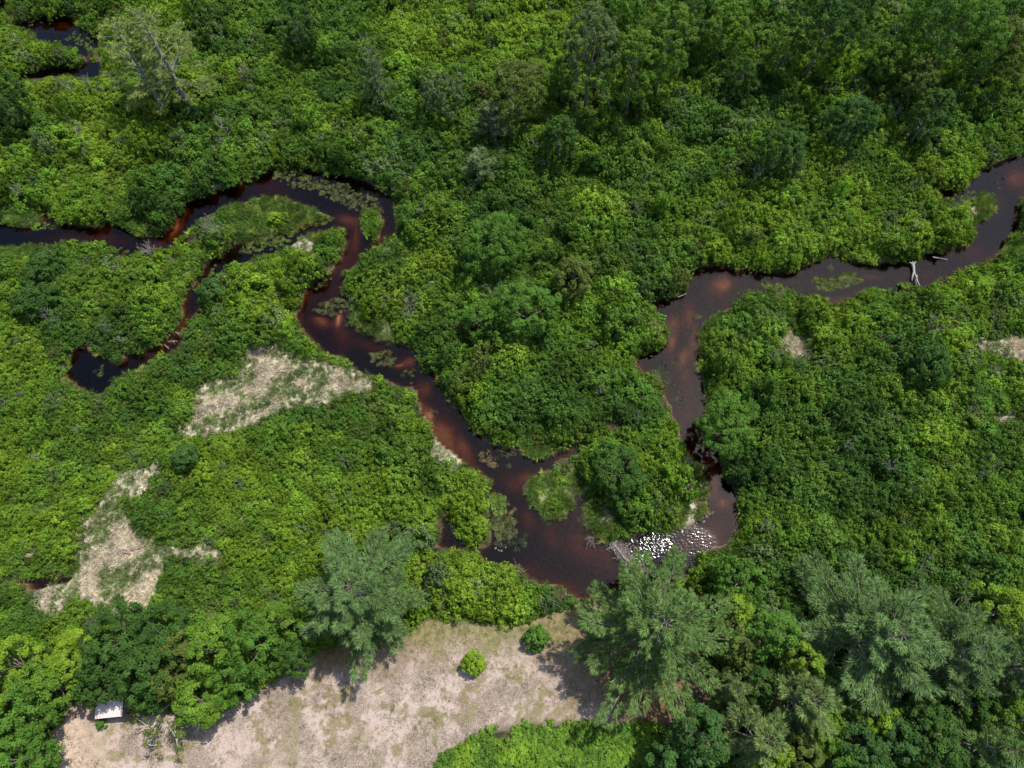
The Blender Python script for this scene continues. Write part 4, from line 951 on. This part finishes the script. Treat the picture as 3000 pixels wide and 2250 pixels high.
X, Y = jitter(.42)
px, py, _ = g2p(X, Y, .35)
bank = (look(wb1, px, py) > .04) & (look(wb1, px, py) < .36) & (vnoise(X, Y, 2.6, 66) > .45)
gap = (vnoise(X, Y, 4.2, 44) > .80 - .1 * (px < 800)) & ~((px < 1100) & (py > 650)) & (rng.random(len(X)) < .7)
k = ~look(sedge, px, py) & ~look(fern, px, py) & (gap | look(meadow, px + rng.normal(0, 4, len(X)), py + rng.normal(0, 4, len(X))) | bank) & (look(wb1, px, py) < .42) & ~look(field, px, py)
X, Y = X[k], Y[k]
v = vnoise(X, Y, 1.7, 62)[:, None]
t = np.array(TINT['grass']) * (1.3 - .6 * v) + np.array([.05, .04, .01]) * (vnoise(X, Y, .9, 63)[:, None] > .72) * 3
t = t * (1 + .18 * rng.normal(size=(len(X), 1)))
s_ = rng.uniform(.5, .85, len(X))
scatter('marsh_grass', 'green marsh grass along the banks and islands', TUFTS, X, Y, gz(X, Y) - .03, rng.random(len(X)) * 6.28, np.stack([s_, s_, s_ * .8], 1), t, rng.integers(0, 5, len(X)), tiltv=rng.normal(0, .2, (len(X), 2)))

X, Y = jitter(.36, -75, 40, -26, 20)
px, py, _ = g2p(X, Y, .75)
k = look(field, px, py) & (rng.random(len(X)) < .8)
X, Y, px, py = X[k], Y[k], px[k], py[k]
gf = vnoise(X, Y, 1.6, 70) + .4 * (vnoise(X, Y, .6, 71) - .5) + .6 * sm(1450 - py, 0, 90)
bf = vnoise(X, Y, 1.1, 72) + .6 * np.exp(-(((px - 1360) / 150) ** 2 + ((py - 1430) / 130) ** 2)) + .6 * np.exp(-(((px - 1440) / 90) ** 2 + ((py - 1525) / 40) ** 2))  # random brown and litter, plus the big pine's shadow painted into the grass
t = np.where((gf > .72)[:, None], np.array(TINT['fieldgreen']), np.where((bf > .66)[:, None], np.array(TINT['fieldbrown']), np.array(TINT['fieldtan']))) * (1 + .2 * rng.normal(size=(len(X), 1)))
s_ = rng.uniform(.16, .34, len(X))
scatter('dry_field_grass', 'short dry mown grass on the clearing', SHORT, X, Y, gz(X, Y) - .01, rng.random(len(X)) * 6.28, np.stack([s_, s_, s_ * .45], 1), t, rng.integers(0, 5, len(X)), tiltv=rng.normal(0, .3, (len(X), 2)))

# water weeds --------------------------------------------------------
XS, YS, TT, SS, ZZ = [], [], [], [], []
for P, key, cover in WEEDS:
    m = fill([P])
    pxs, pys = np.nonzero(m)[1] * RS + RX0, np.nonzero(m)[0] * RS + RY0
    n = max(3, int(len(pxs) * RS * RS / 370. / .050 * cover * .85))
    pick = rng.integers(0, len(pxs), n)
    x, y = p2g(pxs[pick] + rng.uniform(-3, 3, n), pys[pick] + rng.uniform(-3, 3, n), 0.)
    kk = (vnoise(x, y, 1.1, 80) + .5 * vnoise(x, y, .5, 81)) > (1 - cover) * .85 + .12
    x, y = x[kk], y[kk]
    XS.append(x); YS.append(y); SS.append(rng.uniform(.13, .30, len(x)) * (.45 if key == 'pale' else 1))
    TT.append(np.array(TINT[key]) * (1 + .25 * rng.normal(size=(len(x), 1))))
X, Y, t, s_ = np.concatenate(XS), np.concatenate(YS), np.concatenate(TT), np.concatenate(SS)
scatter('water_weeds', 'olive floating weed mats in the stream', MATS, X, Y, np.full(len(X), .005), rng.random(len(X)) * 6.28, np.stack([s_, s_, s_], 1), t, rng.integers(0, 4, len(X)))
XS, YS, TT = [], [], []
for P, key, cover in WEEDS:
    if key not in ('weed', 'weedgreen', 'weedbright', 'weedbrown'): continue
    m = fill([P]); pxs, pys = np.nonzero(m)[1] * RS + RX0, np.nonzero(m)[0] * RS + RY0
    n = max(2, int(len(pxs) * RS * RS / 370. / .20 * cover ** 2 * (1.6 if key == 'weedbright' else .45)))
    pick = rng.integers(0, len(pxs), n); x, y = p2g(pxs[pick], pys[pick], 0.)
    XS.append(x); YS.append(y); TT.append(np.array(TINT[key]) * (1.1 + .25 * rng.normal(size=(n, 1))))
X, Y, t = np.concatenate(XS), np.concatenate(YS), np.concatenate(TT)
s_ = rng.uniform(.3, .55, len(X))
scatter('water_grass', 'thin emergent water grass in the stream shallows', TUFTS, X, Y, np.full(len(X), -.05), rng.random(len(X)) * 6.28, np.stack([s_, s_, s_ * .7], 1), t, rng.integers(0, 5, len(X)), tiltv=rng.normal(0, .4, (len(X), 2)))

# ------------------------------------------------------------------ stick dam
r = np.random.default_rng(77)
line = T(9, "385,585 450,650 495,740 560,810 640,880 720,950 775,1000")
LX, LY = p2g(line[:, 0], line[:, 1], .1)
dam = link('stick_dam', None); dam.location = (float(LX.mean()), float(LY.mean()), 0.)
tag(dam, 'low dam of grey logs and sticks across the stream beside the riffle', 'dam')
D0 = np.array([LX.mean(), LY.mean(), 0])
LP = np.stack([LX, LY, np.zeros(len(LX))], 1) - D0
for a, b, h, rr in [(0, 3, .22, .13), (2, 6, .26, .15), (1, 5, .10, .12), (3, 6, .12, .10), (0, 2, .14, .09)]:
    off = r.normal(0, .18, 3) * (1, 1, 0)
    link('log', tubes('log', [(wobble(LP[a] + off + (0, 0, h), LP[b] + off + (0, 0, h + r.normal(0, .05)), 6, .05, r), np.linspace(rr, rr * .7, 6))], M_STICK if rr > .11 else M_LOG, 7), dam)
paths = []
for _ in range(420):
    f = r.random() * (len(LP) - 1); i = int(f); c = LP[i] + (LP[min(i + 1, len(LP) - 1)] - LP[i]) * (f - i)
    c = c + np.array([r.normal(.15, .40), r.normal(.1, .36), r.uniform(-.02, .26)])
    a = r.random() * 6.283; L = r.uniform(.25, .9); d = np.array([math.cos(a), math.sin(a), r.normal(0, .2)]) * L / 2
    paths.append((wobble(c - d, c + d, 3, .02, r), np.linspace(.055, .02, 3)))
dm = link('stick_heap', tubes('stick_heap', paths, M_STICK, 4), dam); dm['kind'] = 'stuff'

# ------------------------------------------------------------------ forked driftwood across the eastern arm
def drift(name, label, segs, mat, cat='driftwood'):
    """segs: list of (part name, [(tile,(x,y),z)...], r0, r1)"""
    pts = [np.array([*map(float, p2g(*T(t, f'{a},{b}')[0], z)), z]) for t, a, b, z in segs[0][1]]
    o = link(name, None); base = np.array([pts[0][0], pts[0][1], 0.]); o.location = base
    tag(o, label, cat)
    for nm, P, r0, r1 in segs:
        q = np.array([[*map(float, p2g(*T(t, f'{a},{b}')[0], z)), z] for t, a, b, z in P]) - base
        link(nm, tubes(nm, [(q, np.linspace(r0, r1, len(q)))], mat, 7), o)
drift('driftwood', 'forked bleached driftwood trunk lying across the eastern stream arm', [
    ('trunk', [(8, 1010, 1190, .35), (8, 1018, 1225, .32), (8, 1024, 1280, .3), (8, 1010, 1315, .25), (8, 1000, 1370, .15)], .20, .10),
    ('branch', [(8, 1024, 1280, .3), (8, 1048, 1330, .35), (8, 1060, 1380, .4), (8, 1095, 1440, .45)], .12, .06),
    ('branch', [(8, 1048, 1340, .35), (8, 1066, 1310, .5)], .06, .03), ('branch', [(8, 1052, 1360, .38), (8, 1030, 1390, .3)], .05, .03), ('branch', [(8, 1058, 1375, .38), (8, 1045, 1420, .3)], .05, .03),
    ('root', [(8, 1015, 1200, .36), (8, 975, 1172, .45)], .14, .06), ('root', [(8, 1015, 1200, .36), (8, 1042, 1168, .45)], .14, .06), ('root', [(8, 1012, 1195, .3), (8, 1010, 1165, .4)], .12, .05)], M_PALE)
drift('fallen_branch', 'thin pale branch floating along the northern bank of the eastern arm', [('trunk', [(8, 1225, 1118, .15), (8, 1290, 1128, .1), (8, 1330, 1135, .08), (8, 1385, 1146, .1)], .07, .04)], M_PALE)
drift('fallen_branch', 'bare grey forked branch fallen over the western creek', [('trunk', [(3, 1820, 1480, .5), (3, 1870, 1468, .5), (3, 1915, 1475, .4)], .05, .03), ('branch', [(3, 1870, 1470, .5), (3, 1890, 1510, .3)], .04, .02), ('branch', [(3, 1890, 1472, .5), (3, 1840, 1500, .4)], .03, .02)], M_GREY)
drift('fallen_branch', 'short bare twig standing out of the western creek', [('trunk', [(3, 1775, 1508, .6), (3, 1800, 1535, .3), (3, 1830, 1560, .1)], .05, .03), ('branch', [(3, 1800, 1535, .3), (3, 1825, 1528, .4)], .03, .015)], M_PALE)
drift('fallen_branch', 'twisted bare branch above the creek bend', [('trunk', [(3, 1890, 1370, .6), (3, 1920, 1390, .4), (3, 1945, 1410, .3)], .045, .03), ('branch', [(3, 1920, 1390, .4), (3, 1935, 1370, .5)], .03, .015)], M_PALE)
drift('fallen_branch', 'pale stick lying on the corner of the peninsula bank', [('trunk', [(7, 500, 445, .3), (7, 550, 425, .25), (7, 590, 405, .2)], .06, .03)], M_PALE)

# dead grey shrub at the stream bank
def dead_shrub(label, px, py, R, h, seed, mat=M_PALE):
    r = np.random.default_rng(seed)
    x, y = (float(v) for v in p2g(px, py, .5))
    o = link('dead_shrub', None); o.location = (x, y, max(0., float(gz(x, y)))); tag(o, label, 'dead shrub')
    for k in range(13):
        a = r.random() * 6.283; e = np.array([R * math.cos(a) * r.uniform(.4, 1), R * math.sin(a) * r.uniform(.4, 1), h * r.uniform(.6, 1)])
        paths = [(wobble((0, 0, -.1), e, 5, .06, r), np.linspace(.05, .015, 5))]
        for _ in range(4):
            f = r.uniform(.4, .9); paths.append((wobble(e * f, e * f + r.normal(0, .35, 3) + (0, 0, .25), 3, .03, r), np.linspace(.025, .01, 3)))
        link('branch', tubes('branch', paths, mat, 4), o)
dead_shrub('dead grey leafless shrub on the southern bank of the western arm', *T(3, "1620,510")[0], 1.3, 1.3, 1, M_GREY)
dead_shrub('dead grey shrub poking from the bank of the still pool', *T(5, "1185,1190")[0], .9, .8, 2, M_STICK)
dead_shrub('dead grey twigs on the dam island beside the riffle', *T(5, "1950,850")[0], .6, .4, 3, M_STICK)

# fallen dark stump pieces on the straw patch
for lab, a in [('dark rotten stump lying on the southern straw patch', "770,265 820,260 845,275"), ('dark crooked log on the southern straw patch', "850,245 900,235 940,215")]:
    P = T(31, a); q = np.array([[*map(float, p2g(u, v, .5)), .55] for u, v in P])
    o = link('fallen_log', tubes('fallen_log', [(q - q[0], np.array([.22, .2, .12]))], M_LOG, 7)); o.location = q[0]; tag(o, lab, 'log')

# ------------------------------------------------------------------ shed
zl, zh = 2.45, 2.75
LLc, LRc = p2g(*T(10, "790,692")[0], zl), p2g(*T(10, "1142,656")[0], zl)
A, B = np.array([float(LLc[0]), float(LLc[1])]), np.array([float(LRc[0]), float(LRc[1])])
ex = (B - A) / np.linalg.norm(B - A); ey = np.array([-ex[1], ex[0]]); Wd = float(np.linalg.norm(B - A)); Dp = 2.3
base = (A + B) / 2 + ey * Dp / 2
shed = link('open_shed', None); gzs = float(gz(*base)); shed.location = (base[0], base[1], gzs); shed.rotation_euler = (0, 0, math.atan2(ex[1], ex[0]))
tag(shed, 'small shed with pale pinkish metal roof half under the dark maples', 'shed')
def box(name, c, s, mat, parent, bev=.0, rx=0.):
    V = [(c[0] + i * s[0] / 2, c[1] + j * s[1] / 2, c[2] + k * s[2] / 2) for i in (-1, 1) for j in (-1, 1) for k in (-1, 1)]
    me = bpy.data.meshes.new(name); me.from_pydata([tuple(a - b for a, b in zip(v, c)) for v in V], [], [(0, 1, 3, 2), (4, 6, 7, 5), (0, 4, 5, 1), (2, 3, 7, 6), (0, 2, 6, 4), (1, 5, 7, 3)])
    o = link(name, me, parent, mat); o.location = c; o.rotation_euler = (rx, 0, 0)
    return o
sl = math.atan2(zh - zl, Dp); zr = (zl + zh) / 2 - gzs
npan = 5
for i in range(npan):
    w = Wd / npan; xc = -Wd / 2 + w * (i + .5)
    p = box('roof_panel', (xc, 0, zr + (.004 if i % 2 else 0)), (w + .02 - .03 * (i % 2), Dp / math.cos(sl), .03), M_ROOF, shed, rx=sl)
    for j in (-.33, 0, .33):
        box('roof_rib', (j * w, 0, .028), (.045, Dp / math.cos(sl) - .01, .025), M_ROOF, p)
for i in (-1, 1):
    for j in (-1, 1):
        box('post', (i * (Wd / 2 - .15), j * (Dp / 2 - .15), zr / 2 + j * .08 - .06), (.11, .11, zr - .02 + j * .12), M_BOARD, shed)
nb = 12
for i in range(nb):
    w = (Wd - .3) / nb; box('wall_board', (-(Wd - .3) / 2 + w * (i + .5), Dp / 2 - .22, (zr) / 2), (w - .012, .025, zr - .08), M_BOARD, shed)
for i in (-1, 1):
    for kx in range(8):
        w = (Dp - .5) / 8; box('wall_board', (i * (Wd / 2 - .22), -(Dp - .5) / 2 + w * (kx + .5), zr / 2 - .1), (.025, w - .012, zr - .28), M_BOARD, shed)

print('objects', len(bpy.data.objects), 'tris', sum(len(m.polygons) for m in bpy.data.meshes) * 2)
